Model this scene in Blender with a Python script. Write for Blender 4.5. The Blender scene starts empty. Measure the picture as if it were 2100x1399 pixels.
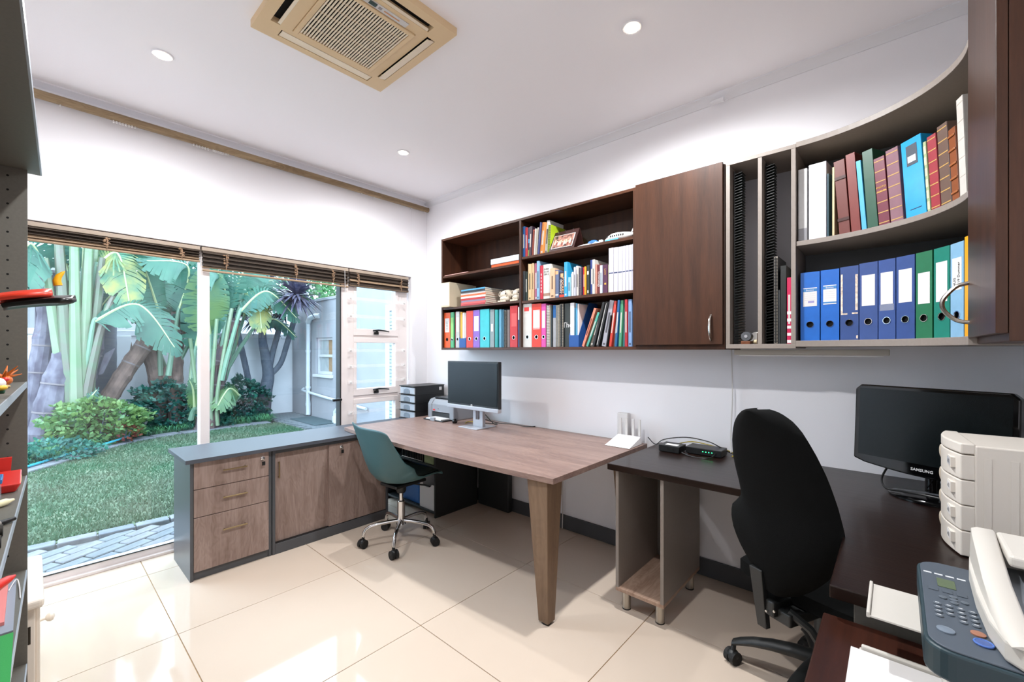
import bpy, bmesh, math, random
from mathutils import Vector, Matrix, Euler
RND = random.Random(11)
S = bpy.context.scene
COL = S.collection
PI = math.pi

# ------------------------------------------------------------------ camera
cam_d = bpy.data.cameras.new('camera'); cam = bpy.data.objects.new('camera', cam_d); COL.objects.link(cam)
cam.location = (0, 0, 1.342)
cam.rotation_euler = (PI/2, 0, math.radians(-48.18))
cam_d.sensor_width = 36; cam_d.lens = 15.09; cam_d.shift_y = 0.00895; cam_d.clip_start = 0.03; cam_d.clip_end = 200
S.camera = cam

# ------------------------------------------------------------------ world: plain bright overcast sky
w = bpy.data.worlds.new('overcast'); S.world = w; w.use_nodes = True
bg = w.node_tree.nodes['Background']; bg.inputs[0].default_value = (0.62, 0.81, 1.0, 1); bg.inputs[1].default_value = 5.6

# ------------------------------------------------------------------ the room's downlights (light part)
LAMP_SPOTS = [(1.84, 0.905), (0.437, 2.752), (1.858, 2.758), (0.437, 0.905)]
CEIL = 2.83
for i, (x, y) in enumerate(LAMP_SPOTS):
    ld = bpy.data.lights.new('downlight_beam', 'SPOT'); ld.energy = (90, 42, 46, 74)[i]; ld.color = (0.975, 0.985, 1.0)
    ld.spot_size = math.radians(171); ld.spot_blend = 0.62; ld.shadow_soft_size = 0.035
    lo = bpy.data.objects.new('downlight_beam', ld); COL.objects.link(lo); lo.location = (x, y, CEIL - 0.02)

S.view_settings.view_transform = 'Standard'; S.view_settings.look = 'None'; S.view_settings.gamma = 1.0
S.view_settings.use_curve_mapping = False; S.view_settings.exposure = 0.84
S.cycles.max_bounces = 16; S.cycles.diffuse_bounces = 10; S.cycles.transparent_max_bounces = 24

# ------------------------------------------------------------------ helpers
MW = {}
def hexc(h):
    if isinstance(h, str):
        c = [int(h[i:i+2], 16)/255 for i in (0, 2, 4)]
    else:
        c = [v/255 for v in h]
    return tuple(v/12.92 if v <= .04045 else ((v+.055)/1.055)**2.4 for v in c)

MATS = {}
def mat(key, col='808080', rough=.5, metal=0, spec=.5, noise=0, nscale=6, bump=0, bscale=60, coat=0, emit=None, estr=0, stretch=None, alpha=None, sheen=0, col2=None, trans=0):
    if key in MATS: return MATS[key]
    m = bpy.data.materials.new(key); m.use_nodes = True; MATS[key] = m
    nt = m.node_tree; b = nt.nodes['Principled BSDF']
    c = hexc(col); b.inputs['Base Color'].default_value = (*c, 1)
    b.inputs['Roughness'].default_value = rough; b.inputs['Metallic'].default_value = metal
    b.inputs['Specular IOR Level'].default_value = spec
    if coat: b.inputs['Coat Weight'].default_value = coat; b.inputs['Coat Roughness'].default_value = .08
    if sheen: b.inputs['Sheen Weight'].default_value = sheen
    if trans: b.inputs['Transmission Weight'].default_value = trans
    if emit: b.inputs['Emission Color'].default_value = (*hexc(emit), 1); b.inputs['Emission Strength'].default_value = estr
    if alpha is not None: b.inputs['Alpha'].default_value = alpha
    if noise or bump:
        tc = nt.nodes.new('ShaderNodeTexCoord'); mp = nt.nodes.new('ShaderNodeMapping')
        if stretch: mp.inputs['Scale'].default_value = stretch
        nt.links.new(tc.outputs['Object'], mp.inputs['Vector'])
    if noise:
        n = nt.nodes.new('ShaderNodeTexNoise'); n.inputs['Scale'].default_value = nscale; n.inputs['Detail'].default_value = 5
        r = nt.nodes.new('ShaderNodeMix'); r.data_type = 'RGBA'
        d = hexc(col2) if col2 else tuple(max(0, v*(1-noise)) for v in c)
        l = c if col2 else tuple(min(1, v*(1+noise)) for v in c)
        r.inputs[6].default_value = (*d, 1); r.inputs[7].default_value = (*l, 1)
        cr = nt.nodes.new('ShaderNodeMapRange'); cr.inputs[1].default_value = .35; cr.inputs[2].default_value = .65
        nt.links.new(mp.outputs[0], n.inputs['Vector']); nt.links.new(n.outputs['Fac'], cr.inputs[0]); nt.links.new(cr.outputs[0], r.inputs[0]); nt.links.new(r.outputs[2], b.inputs['Base Color'])
    if bump:
        n2 = nt.nodes.new('ShaderNodeTexNoise'); n2.inputs['Scale'].default_value = bscale; n2.inputs['Detail'].default_value = 3
        bp = nt.nodes.new('ShaderNodeBump'); bp.inputs['Strength'].default_value = bump; bp.inputs['Distance'].default_value = .01
        nt.links.new(mp.outputs[0], n2.inputs['Vector']); nt.links.new(n2.outputs['Fac'], bp.inputs['Height']); nt.links.new(bp.outputs[0], b.inputs['Normal'])
    return m

def wood(key, light, dark, axis='z', rough=.45, scale=1.0, coat=0, contrast=.5, knots=True):
    """procedural wood; the grain runs along the given axis"""
    if key in MATS: return MATS[key]
    m = bpy.data.materials.new(key); m.use_nodes = True; MATS[key] = m
    nt = m.node_tree; b = nt.nodes['Principled BSDF']; N = nt.nodes.new; L = nt.links.new
    tc = N('ShaderNodeTexCoord'); mp = N('ShaderNodeMapping'); L(tc.outputs['Object'], mp.inputs['Vector'])
    s = {'x': (.09, 1, 1), 'y': (1, .09, 1), 'z': (1, 1, .09)}[axis]
    mp.inputs['Scale'].default_value = tuple(v*scale for v in s)
    n1 = N('ShaderNodeTexNoise'); n1.inputs['Scale'].default_value = 14; n1.inputs['Detail'].default_value = 6; n1.inputs['Distortion'].default_value = 1.2 if knots else .3
    n2 = N('ShaderNodeTexNoise'); n2.inputs['Scale'].default_value = 120; n2.inputs['Detail'].default_value = 3
    L(mp.outputs[0], n1.inputs['Vector']); L(mp.outputs[0], n2.inputs['Vector'])
    ad = N('ShaderNodeMath'); ad.operation = 'MULTIPLY_ADD'; L(n2.outputs['Fac'], ad.inputs[0]); ad.inputs[1].default_value = .45; L(n1.outputs['Fac'], ad.inputs[2])
    if knots:
        mp2 = N('ShaderNodeMapping'); L(tc.outputs['Object'], mp2.inputs['Vector']); mp2.inputs['Scale'].default_value = tuple(.30 if v < 1 else 1 for v in s)
        n3 = N('ShaderNodeTexNoise'); n3.inputs['Scale'].default_value = 7; n3.inputs['Detail'].default_value = 2; n3.inputs['Distortion'].default_value = 2.2; L(mp2.outputs[0], n3.inputs['Vector'])
        wv = N('ShaderNodeMath'); wv.operation = 'SINE'; ml = N('ShaderNodeMath'); ml.operation = 'MULTIPLY'; ml.inputs[1].default_value = 55; L(n3.outputs['Fac'], ml.inputs[0]); L(ml.outputs[0], wv.inputs[0])
        a2 = N('ShaderNodeMath'); a2.operation = 'MULTIPLY_ADD'; a2.inputs[1].default_value = .06; L(wv.outputs[0], a2.inputs[0]); L(ad.outputs[0], a2.inputs[2]); ad = a2
    mr = N('ShaderNodeMapRange'); mr.inputs[1].default_value = .72-contrast*.32; mr.inputs[2].default_value = .72+contrast*.32; L(ad.outputs[0], mr.inputs[0])
    mx = N('ShaderNodeMix'); mx.data_type = 'RGBA'; mx.inputs[6].default_value = (*hexc(dark), 1); mx.inputs[7].default_value = (*hexc(light), 1)
    L(mr.outputs[0], mx.inputs[0]); L(mx.outputs[2], b.inputs['Base Color'])
    b.inputs['Roughness'].default_value = rough; b.inputs['Specular IOR Level'].default_value = .3
    bp = N('ShaderNodeBump'); bp.inputs['Strength'].default_value = .12; bp.inputs['Distance'].default_value = .004
    L(ad.outputs[0], bp.inputs['Height']); L(bp.outputs[0], b.inputs['Normal'])
    if coat: b.inputs['Coat Weight'].default_value = coat; b.inputs['Coat Roughness'].default_value = .15
    return m

def glass_mat(key, tint=(1, 1, 1), f=.06, rough=0.0):
    if key in MATS: return MATS[key]
    m = bpy.data.materials.new(key); m.use_nodes = True; MATS[key] = m; nt = m.node_tree; nt.nodes.clear()
    o = nt.nodes.new('ShaderNodeOutputMaterial'); t = nt.nodes.new('ShaderNodeBsdfTransparent'); g = nt.nodes.new('ShaderNodeBsdfGlossy'); mx = nt.nodes.new('ShaderNodeMixShader'); lw = nt.nodes.new('ShaderNodeLayerWeight'); lw.inputs[0].default_value = .5; pw = nt.nodes.new('ShaderNodeMath'); pw.operation = 'POWER'; pw.inputs[1].default_value = 4; fr = nt.nodes.new('ShaderNodeMath'); fr.operation = 'MULTIPLY_ADD'; fr.inputs[1].default_value = .8; fr.inputs[2].default_value = f*.6
    nt.links.new(lw.outputs['Facing'], pw.inputs[0]); nt.links.new(pw.outputs[0], fr.inputs[0]); t.inputs[0].default_value = (*tint, 1); g.inputs['Roughness'].default_value = rough
    nt.links.new(fr.outputs[0], mx.inputs[0]); nt.links.new(t.outputs[0], mx.inputs[1]); nt.links.new(g.outputs[0], mx.inputs[2]); nt.links.new(mx.outputs[0], o.inputs[0])
    return m

class MB:
    def __init__(s): s.v = []; s.f = []
    def add(s, vs, fs):
        n = len(s.v); s.v += [tuple(v) for v in vs]; s.f += [tuple(i+n for i in f) for f in fs]; return s
    def box(s, x0, y0, z0, x1, y1, z1):
        return s.add([(x0,y0,z0),(x1,y0,z0),(x1,y1,z0),(x0,y1,z0),(x0,y0,z1),(x1,y0,z1),(x1,y1,z1),(x0,y1,z1)],
                     [(0,3,2,1),(4,5,6,7),(0,1,5,4),(1,2,6,5),(2,3,7,6),(3,0,4,7)])
    def obox(s, M, sx, sy, sz):
        vs = [M @ Vector((a*sx/2, b*sy/2, c*sz/2)) for c in (-1,1) for b in (-1,1) for a in (-1,1)]
        return s.add(vs, [(0,2,3,1),(4,5,7,6),(0,1,5,4),(1,3,7,5),(3,2,6,7),(2,0,4,6)])
    def hexa(s, b, t):   # bottom quad, top quad (4 points each)
        return s.add(list(b)+list(t), [(3,2,1,0),(4,5,6,7),(0,1,5,4),(1,2,6,5),(2,3,7,6),(3,0,4,7)])
    def cyl(s, p0, p1, r0, r1=None, n=16):
        return s.tube([p0, p1], [r0, r0 if r1 is None else r1], n)
    def tube(s, pts, r, n=8, caps=True):
        pts = [Vector(p) for p in pts]; k = len(pts)
        rs = r if isinstance(r, (list, tuple)) else [r]*k
        vs = []; fs = []; up = None
        for i, p in enumerate(pts):
            d = (pts[min(i+1, k-1)]-pts[max(i-1, 0)]).normalized()
            if up is None:
                up = Vector((0,0,1)) if abs(d.z) < .9 else Vector((1,0,0))
            a = d.cross(up).normalized(); b2 = a.cross(d).normalized(); up = b2
            for j in range(n):
                t = 2*PI*j/n; vs.append(p+(a*math.cos(t)+b2*math.sin(t))*rs[i])
        for i in range(k-1):
            for j in range(n):
                fs.append((i*n+j, i*n+(j+1)%n, (i+1)*n+(j+1)%n, (i+1)*n+j))
        if caps: fs.append(tuple(range(n))[::-1]); fs.append(tuple(range((k-1)*n, k*n)))
        return s.add(vs, fs)
    def prism(s, poly, z0, z1, M=None):
        n = len(poly); vs = [Vector((p[0], p[1], z0)) for p in poly]+[Vector((p[0], p[1], z1)) for p in poly]
        if M is not None: vs = [M @ v for v in vs]
        return s.add(vs, [tuple(range(n))[::-1], tuple(range(n, 2*n))]+[(i, (i+1)%n, n+(i+1)%n, n+i) for i in range(n)])
    def lathe(s, prof, c=(0,0,0), n=20, M=None):
        vs = []; fs = []; k = len(prof); c = Vector(c)
        for r, z in prof:
            for j in range(n):
                v = Vector((r*math.cos(2*PI*j/n), r*math.sin(2*PI*j/n), z)); vs.append(c+(M @ v if M is not None else v))
        for i in range(k-1):
            for j in range(n): fs.append((i*n+j, i*n+(j+1)%n, (i+1)*n+(j+1)%n, (i+1)*n+j))
        fs.append(tuple(range(n))[::-1]); fs.append(tuple(range((k-1)*n, k*n)))
        return s.add(vs, fs)
    def ball(s, c, rx, ry=None, rz=None, n=14, m=9, M=None):
        ry = rx if ry is None else ry; rz = rx if rz is None else rz
        vs = []; fs = []; c = Vector(c)
        for i in range(m+1):
            th = PI*(.02+.96*i/m)
            for j in range(n):
                v = Vector((rx*math.sin(th)*math.cos(2*PI*j/n), ry*math.sin(th)*math.sin(2*PI*j/n), -rz*math.cos(th)))
                vs.append(c+(M @ v if M is not None else v))
        for i in range(m):
            for j in range(n): fs.append((i*n+j, i*n+(j+1)%n, (i+1)*n+(j+1)%n, (i+1)*n+j))
        fs.append(tuple(range(n))[::-1]); fs.append(tuple(range(m*n, (m+1)*n)))
        return s.add(vs, fs)
    def grid(s, fn, nu, nv):
        vs = [fn(i/nu, j/nv) for j in range(nv+1) for i in range(nu+1)]
        return s.add(vs, [(j*(nu+1)+i, j*(nu+1)+i+1, (j+1)*(nu+1)+i+1, (j+1)*(nu+1)+i) for j in range(nv) for i in range(nu)])
    def build(s, name, m, parent=None, smooth=False, bevel=0, seg=2, solid=0, solid_off=0, sub=0, label=None, local=False, recalc=True, angle=40):
        me = bpy.data.meshes.new(name)
        vs = s.v; off = Vector((0,0,0))
        if parent is None and not local:
            xs = [v[0] for v in vs]; ys = [v[1] for v in vs]; zs = [v[2] for v in vs]
            off = Vector(((min(xs)+max(xs))/2, (min(ys)+max(ys))/2, min(zs)))
            vs = [Vector(v)-off for v in vs]
        me.from_pydata([tuple(v) for v in vs], [], s.f)
        if recalc:
            bm = bmesh.new(); bm.from_mesh(me); bmesh.ops.recalc_face_normals(bm, faces=bm.faces); bm.to_mesh(me); bm.free()
        me.materials.append(m)
        o = bpy.data.objects.new(name, me); COL.objects.link(o)
        if parent is not None:
            o.parent = parent
            if not local: o.matrix_parent_inverse = WM(parent).inverted()
        else: o.location = off
        MW[o] = Matrix.Translation(off) if parent is None else (Matrix() if not local else WM(parent).copy())
        if smooth:
            me.shade_smooth()
            try: me.set_sharp_from_angle(angle=math.radians(angle))
            except Exception: pass
        if solid:
            q = o.modifiers.new('thickness', 'SOLIDIFY'); q.thickness = solid; q.offset = solid_off
        if sub:
            q = o.modifiers.new('subdivision', 'SUBSURF'); q.levels = sub; q.render_levels = sub
        if bevel:
            q = o.modifiers.new('bevel', 'BEVEL'); q.width = bevel; q.segments = seg; q.limit_method = 'ANGLE'; q.angle_limit = math.radians(35)
        if label: o['label'] = label
        return o

def WM(o): return MW[o]
def thing(name, label, cat, loc=(0,0,0), rz=0, group=None):
    o = bpy.data.objects.new(name, None); COL.objects.link(o); o.empty_display_size = .05
    o.location = loc; o.rotation_euler = (0, 0, rz); o['label'] = label; o['category'] = cat
    if group: o['group'] = group
    MW[o] = Matrix.Translation(Vector(loc)) @ Matrix.Rotation(rz, 4, 'Z')
    return o
def tag(o, label, cat, group=None):
    o['label'] = label; o['category'] = cat
    if group: o['group'] = group
    return o
def struct(o, label=None):
    o['kind'] = 'structure'
    if label: o['label'] = label
    return o
def stuff(o): o['kind'] = 'stuff'; return o
def B(x0, y0, z0, x1, y1, z1): return MB().box(x0, y0, z0, x1, y1, z1)
def share(o, parent, name, M):
    """another piece with the same mesh data; M is its world matrix relative to the mesh's world coordinates"""
    c = o.copy(); COL.objects.link(c); c.name = name; c.parent = parent
    c.matrix_parent_inverse = Matrix(); c.matrix_local = WM(parent).inverted() @ M; MW[c] = M
    return c
def text(name, body, size, origin, ux, uy, m, parent, ext=.0004, align='CENTER', label=None, bold=0):
    cu = bpy.data.curves.new(name, 'FONT'); cu.body = body; cu.size = size; cu.extrude = ext; cu.align_x = align; cu.align_y = 'CENTER'; cu.resolution_u = 2; cu.offset = bold
    t = bpy.data.objects.new(name, cu); COL.objects.link(t)
    dg = bpy.context.evaluated_depsgraph_get(); me = bpy.data.meshes.new_from_object(t.evaluated_get(dg)); bpy.data.objects.remove(t); bpy.data.curves.remove(cu)
    ux = Vector(ux).normalized(); uy = Vector(uy).normalized(); uz = ux.cross(uy)
    M = Matrix.Translation(Vector(origin)) @ Matrix((ux, uy, uz)).transposed().to_4x4()
    me.transform(M); me.materials.clear(); me.materials.append(m); me.name = name
    o = bpy.data.objects.new(name, me); COL.objects.link(o); o.parent = parent; o.matrix_parent_inverse = WM(parent).inverted(); MW[o] = Matrix()
    if label: o['label'] = label
    return o
def bez(p0, p1, p2, p3, n):
    p0, p1, p2, p3 = map(Vector, (p0, p1, p2, p3)); out = []
    for i in range(n+1):
        t = i/n; u = 1-t; out.append(p0*u**3+p1*3*u*u*t+p2*3*u*t*t+p3*t**3)
    return out
def arcpts(pts, n=8):
    """smooth curve through the points"""
    pts = [Vector(p) for p in pts]; out = []
    for i in range(len(pts)-1):
        a = pts[max(i-1, 0)]; b = pts[i]; c = pts[i+1]; d = pts[min(i+2, len(pts)-1)]
        for k in range(n):
            t = k/n; out.append(.5*((2*b)+(c-a)*t+(2*a-5*b+4*c-d)*t*t+(3*b-a-3*c+d)*t**3))
    out.append(pts[-1]); return out
def rrect(w, h, r, n=5):
    out = []
    for cx, cy, a0 in ((w/2-r, h/2-r, 0), (-w/2+r, h/2-r, 90), (-w/2+r, -h/2+r, 180), (w/2-r, -h/2+r, 270)):
        for i in range(n+1):
            a = math.radians(a0+90*i/n); out.append((cx+r*math.cos(a), cy+r*math.sin(a)))
    return out
def frame_M(o, ux, uy):
    ux = Vector(ux).normalized(); uy = Vector(uy).normalized(); return Matrix.Translation(Vector(o)) @ Matrix((ux, uy, ux.cross(uy))).transposed().to_4x4()

# ------------------------------------------------------------------ materials
M_WALL = mat('white wall paint', 'f1f0f3', .75, bump=.04, bscale=220)
M_CEIL = mat('ceiling paint', 'f1eff2', .85, bump=.03, bscale=200)
M_TRIMW = mat('white trim paint', 'e6e6ea', .5)
M_TILE = mat('cream porcelain', 'd0bfae', .06, spec=.34, noise=.02, nscale=1.5)
M_GROUT = mat('tan grout', 'a98a62', .8)
M_BASEB = mat('charcoal skirting', '4a4c50', .55)
M_ALU = mat('white aluminium', 'e8dfdc', .35)
M_GLASS = glass_mat('window glass', (.97, .985, .98))
M_OAKV = wood('weathered oak vertical', 'a8938a', '7a655b', 'z', .5, 1.0, contrast=1.1)
M_OAKY = wood('weathered oak along desk', '9a8176', '77605a', 'y', .38, 1.0, contrast=.9)
M_OAKX = wood('weathered oak across', 'b89c88', '8a6d5c', 'x', .5, 1.0, contrast=.9)
M_CHAR = mat('charcoal melamine', '4c4e52', .35)
M_CHARTOP = mat('charcoal worktop', '4e5158', .45, spec=.25)
M_WENGEZ = wood('wenge vertical', '4c2f20', '2e1d15', 'z', .38, 1.6, contrast=1.1, knots=False)
M_WENGEY = wood('wenge along', '543322', '321f16', 'y', .38, 1.6, contrast=1.1, knots=False)
M_WENGEX = wood('wenge across', '3d251c', '24150f', 'x', .3, 1.6, contrast=1.1, knots=False)
M_DESKD = wood('dark polished desk', '22140f', '130a07', 'y', .28, 1.6, contrast=1.1, knots=False)
M_TAUPE = mat('taupe melamine', '8a8078', .5, noise=.03, nscale=90)
M_GREYP = mat('grey melamine', '6f6c66', .5, noise=.04, nscale=120)
M_BRASS = mat('brushed brass', '9c8a6a', .3, metal=1)
M_CHROME = mat('chrome', 'd8d8d8', .08, metal=1)
M_STEEL = mat('brushed steel', 'b8b2a8', .3, metal=1)
M_BLACK = mat('black plastic', '141516', .4)
M_BLACKG = mat('glossy black plastic', '060607', .08)
M_SCREEN = mat('dark screen', '0a0f10', .22, spec=.3)
M_SILVER = mat('silver plastic', 'a9a9ae', .35, metal=.3)
M_WHITEP = mat('white plastic', 'd6d3d0', .4)
M_PAPER = mat('white paper', 'd9d7d6', .8)
M_PAGES = mat('page edges', 'ddd3c0', .9, noise=.12, nscale=3, stretch=(200, 200, 1))
M_INK = mat('black ink', '111214', .7)
M_DARKHOLE = mat('dark recess', '050505', .9)
M_RUBBER = mat('black rubber', '1a1a1a', .7)
M_GOLD = mat('gold print', 'c79a4a', .45, metal=.5)
M_CREAM = mat('aged cream plastic', 'd8bd95', .5)
M_CREAM2 = mat('aged cream louvre', 'e4d6bf', .5)
# ------------------------------------------------------------------ room shell
XL, XR, YB, YW = -.42, 2.675, -.48, 3.558
floor = struct(B(XL-.2, YB-.2, -.1, XR+.2, YW+.24, -.004).build('floor', M_GROUT), 'cream tiled office floor')
xs = [XL, -.342, .459, 1.263, 2.067, XR]; ys = [YB, .128, .928, 1.728, 2.528, 3.328, 3.60]
G = .0018
for i in range(len(xs)-1):
    for j in range(len(ys)-1):
        B(xs[i]+G, ys[j]+G, -.004, xs[i+1]-G, ys[j+1]-G, 0).build('tile', M_TILE, floor, bevel=.0008, seg=1)
struct(B(XL-.2, YB-.2, CEIL, XR+.2, YW+.24, CEIL+.1).build('ceiling', M_CEIL), 'plain white ceiling')
struct(B(XR, YB-.2, -.1, XR+.2, YW+.24, CEIL).build('wall_right', M_WALL), 'white wall behind the wall shelves')
struct(B(XL-.2, YB-.2, 0, XR, YB, CEIL).build('wall_back', M_WALL), 'white wall behind the printer')
struct(B(XL-.2, YB, 0, XL, YW+.24, CEIL).build('wall_left', M_WALL), 'white wall behind the tall bookcase')
WX0, WX1, WZ1 = -.30, 2.49, 2.062
wl = MB(); wl.box(XL, YW, 0, WX0, YW+.24, CEIL); wl.box(WX1, YW, 0, XR, YW+.24, CEIL); wl.box(WX0, YW, WZ1, WX1, YW+.24, CEIL)
struct(wl.build('wall_window', M_WALL, bevel=.004), 'white wall around the garden window')
# skirting
struct(B(XR-.014, YB, 0, XR, YW, .105).build('baseboard_right', M_BASEB, bevel=.003), 'charcoal skirting along the right wall')
struct(B(WX1, YW-.014, 0, XR-.014, YW, .105).build('baseboard_window', M_BASEB, bevel=.003), 'charcoal skirting beside the window')
# cornices: small stepped cove
cv = [(0, 0), (0, -.045), (-.008, -.045), (-.014, -.03), (-.03, -.014), (-.045, -.008), (-.045, 0)]
mb = MB(); mb.prism([(XR+a, CEIL+b) for a, b in cv], -YB, -YW, Matrix(((1,0,0,0),(0,0,-1,0),(0,1,0,0),(0,0,0,1))))
struct(mb.build('trim_1', M_TRIMW, smooth=True), 'white cornice along the right wall')
mb = MB(); mb.prism([(YW+a, CEIL+b) for a, b in cv], XL, XR-.045, Matrix(((0,0,1,0),(1,0,0,0),(0,1,0,0),(0,0,0,1))))
struct(mb.build('trim_2', M_TRIMW, smooth=True), 'white cornice above the curtain pole')
# curtain track board under the cornice
struct(B(XL, YW-.05, 2.768, XR-.02, YW, 2.785).build('trim_3', M_TRIMW, bevel=.002), 'white curtain track board above the pole')
# conduit joint on the cornice
tag(MB().cyl((2.625, .73, 2.772), (2.625, .80, 2.772), .013, n=12).build('conduit_coupling', M_TRIMW, smooth=True), 'small white conduit coupling on the right wall cornice', 'conduit')

# ------------------------------------------------------------------ window
FY0, FY1 = 3.605, 3.665
fr = MB()
fr.box(WX0, FY0-.0, 0, WX1-.02, FY1, .055); fr.box(WX0, FY0, 1.99, WX1-.02, FY1, WZ1)
fr.box(WX0, FY0, .055, WX0+.06, FY1, 1.99); fr.box(2.362, FY0, .055, WX1-.02, FY1, 1.99)
fr.box(.774, FY0-.02, .055, .830, FY1, 1.99); fr.box(1.79, FY0-.01, .055, 1.905, FY1, 1.99)
win = struct(fr.build('window_1', M_ALU, bevel=.004), 'white aluminium garden window with sliding panes')
B(WX0, FY0-.03, 0, WX1-.02, FY0, .018).build('track_step', M_ALU, win, bevel=.003)
B(WX0, FY0-.006, .055, .774, FY0+.002, .060).build('glazing_bead', M_BLACK, win)
for a, b in ((WX0+.06, .774), (.83, 1.79)):
    B(a, 3.632, .055, b, 3.638, 1.99).build('pane', M_GLASS, win)
B(1.778, FY0-.012, .055, 1.79, FY1, 1.99).build('glazing_bead', mat('dark gasket', '2a2b2d', .6), win)
# the sliding pane's pull handle
mb = MB(); mb.box(1.70, FY0-.05, .905, 1.775, FY0-.03, .925); mb.cyl((1.775, FY0-.04, .915), (1.775, FY0+.02, .915), .012, n=10); mb.build('pull_handle', M_BLACK, win, bevel=.003)
SASH = [(1.475, 1.985, 2), (.935, 1.455, 3), (.10, .905, 1)]
for k, (z0, z1, nb) in enumerate(SASH):
    sf = MB(); r = .045; x0, x1 = 1.905, 2.362
    sf.box(x0, FY0-.012, z0, x1, FY1-.01, z0+.06); sf.box(x0, FY0-.012, z1-r, x1, FY1-.01, z1); sf.box(x0, FY0-.012, z0+.06, x0+.03, FY1-.01, z1-r); sf.box(x1-.03, FY0-.012, z0+.06, x1, FY1-.01, z1-r)
    s_ = sf.build('sash', M_ALU, win, bevel=.003)
    B(x0+.03, 3.634, z0+.06, x1-.03, 3.640, z1-r).build('pane', M_GLASS, s_)
    if k < 2:
        h = MB(); h.box(2.10, FY0-.026, z0+.012, 2.145, FY0-.012, z0+.034); h.cyl((2.122, FY0-.026, z0+.04), (2.122, FY0-.04, z0+.04), .011, n=10)
        h.tube([(2.08, FY0-.04, z0+.045), (2.13, FY0-.046, z0+.052), (2.19, FY0-.044, z0+.048), (2.245, FY0-.04, z0+.04)], [.008, .009, .007, .005], 8)
        h.build('stay_handle', M_BLACK, s_, smooth=True)
B(1.905, FY0, 1.455, 2.362, FY1, 1.475).build('transom', M_ALU, win); B(1.905, FY0, .905, 2.362, FY1, .935).build('transom', M_ALU, win)
# clear security bars with knobs
M_CLEAR = mat('clear polycarbonate', 'ffffff', .05, trans=0, alpha=.13, spec=.8)
for z in (1.80, 1.645, 1.34, 1.20, 1.06, .79):
    g = thing('security_bar', {1.80: 'clear security bar just under the blind', 1.645: 'clear security bar above the upper window latch', 1.34: 'highest clear security bar on the middle sash', 1.20: 'clear security bar halfway up the middle sash', 1.06: 'clear security bar above the lower window latch', .79: 'lowest clear security bar, behind the desk corner'}[z], 'security bar', (2.13, FY0-.02, z), 0, 'clear security bars across the sashes')
    B(1.845, FY0-.040, z-.014, 2.425, FY0-.036, z+.014).build('bar', M_CLEAR, g)
    for x in (1.862, 2.408):
        B(x-.018, FY0-.032, z-.016, x+.018, FY0-.012, z+.016).build('bracket', M_CLEAR, g, bevel=.003)
        MB().ball((x, FY0-.046, z), .010, .006, .010).build('knob', M_WHITEP, g, smooth=True)

# ------------------------------------------------------------------ bamboo blinds, drawn up
M_BAM = mat('dark bamboo', '40342a', .5, noise=.4, nscale=9, stretch=(.6, 8, 60)); M_BAML = mat('light bamboo', 'a38a70', .6, noise=.15, nscale=8, stretch=(.6, 8, 40)); M_CORD = mat('jute cord', '96785e', .8)
def blind(x0, x1, zb, zl, ties, label, light):
    t = thing('bamboo_blind', label, 'blind', ((x0+x1)/2, 3.575, zb), 0, 'rolled-up bamboo blinds')
    B(x0, 3.563, 2.030, x1, 3.600, 2.056).build('headrail', mat('taupe rail', 'a89888', .5), t, bevel=.003)
    n = 12; z = 2.028; mb = MB(); mb2 = MB()
    for k in range(n):
        h = (2.028-zb)/n; y = 3.572-.012*math.sin(k*2.1)-.004*(k % 3); z1 = z-h*k
        q = mb2 if (k in light) else mb
        q.box(x0+.004, y-.008, z1-h*.92, x1-.004, y+.018, z1)
    stuff(mb.build('slats', M_BAM, t, bevel=.002, seg=1)); 
    if light: stuff(mb2.build('light_slats', M_BAML, t, bevel=.002, seg=1))
    MB().cyl((x0+.003, 3.565, zl), (x1-.003, 3.565, zl), .008, n=10).build('bottom_rail', M_BAML, t, smooth=True)
    for x in ties:
        m2 = MB()
        for k in range(12):
            zz = 2.02-(2.02-zb-.01)*k/13
            m2.ball((x+RND.uniform(-.012, .012), 3.552+RND.uniform(-.004, .004), zz), .008, .005, .005, 6, 4)
        m2.tube([(x, 3.55, 2.02), (x+.004, 3.547, (2.02+zb)/2), (x, 3.55, zb)], .003, 6)
        m2.build('cord_tie', M_CORD, t)
    return t
blind(WX0+.01, .770, 1.958, 1.952, (.30, .665), 'light-edged bamboo blind above the left pane', (8, 9, 10, 11))
blind(.779, 1.842, 1.915, 1.895, (.92, 1.40, 1.70), 'dark bamboo blind above the middle pane', (11,))
blind(1.85, 2.462, 1.905, 1.915, (1.93, 2.37), 'short bamboo blind above the sashes', (6, 7))
for x, z1, lab in ((1.80, 1.55, 'thin white blind cord hanging by the wide frame post'), (2.452, 1.05, 'thin white blind cord hanging by the right window jamb')):
    tag(MB().tube([(x, 3.548, 2.03), (x+.004, 3.548, (2.03+z1)/2), (x, 3.548, z1)], .0022, 6).build('blind_cord', M_PAPER), lab, 'cord')

# ------------------------------------------------------------------ curtain pole
pole = thing('curtain_pole', 'pale wooden curtain pole along the top of the window wall', 'curtain pole', (1.1, 3.5, 2.745))
MB().cyl((XL+.02, 3.5, 2.745), (2.648, 3.5, 2.745), .024, n=16).build('rod', wood('pale pole wood', 'a08a6c', '7f6a50', 'x', .5, 1), pole, smooth=True)
ringxs = [.105]+[.325+.014*k for k in range(8)]+[.72+.016*k for k in range(6)]+[.83+.01*k for k in range(10)]+[1.93, 2.05, 2.44, 2.60]
for x in ringxs:
    B(x-.003, 3.496, 2.708, x+.003, 3.504, 2.724).build('runner', M_WHITEP, pole)

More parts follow.
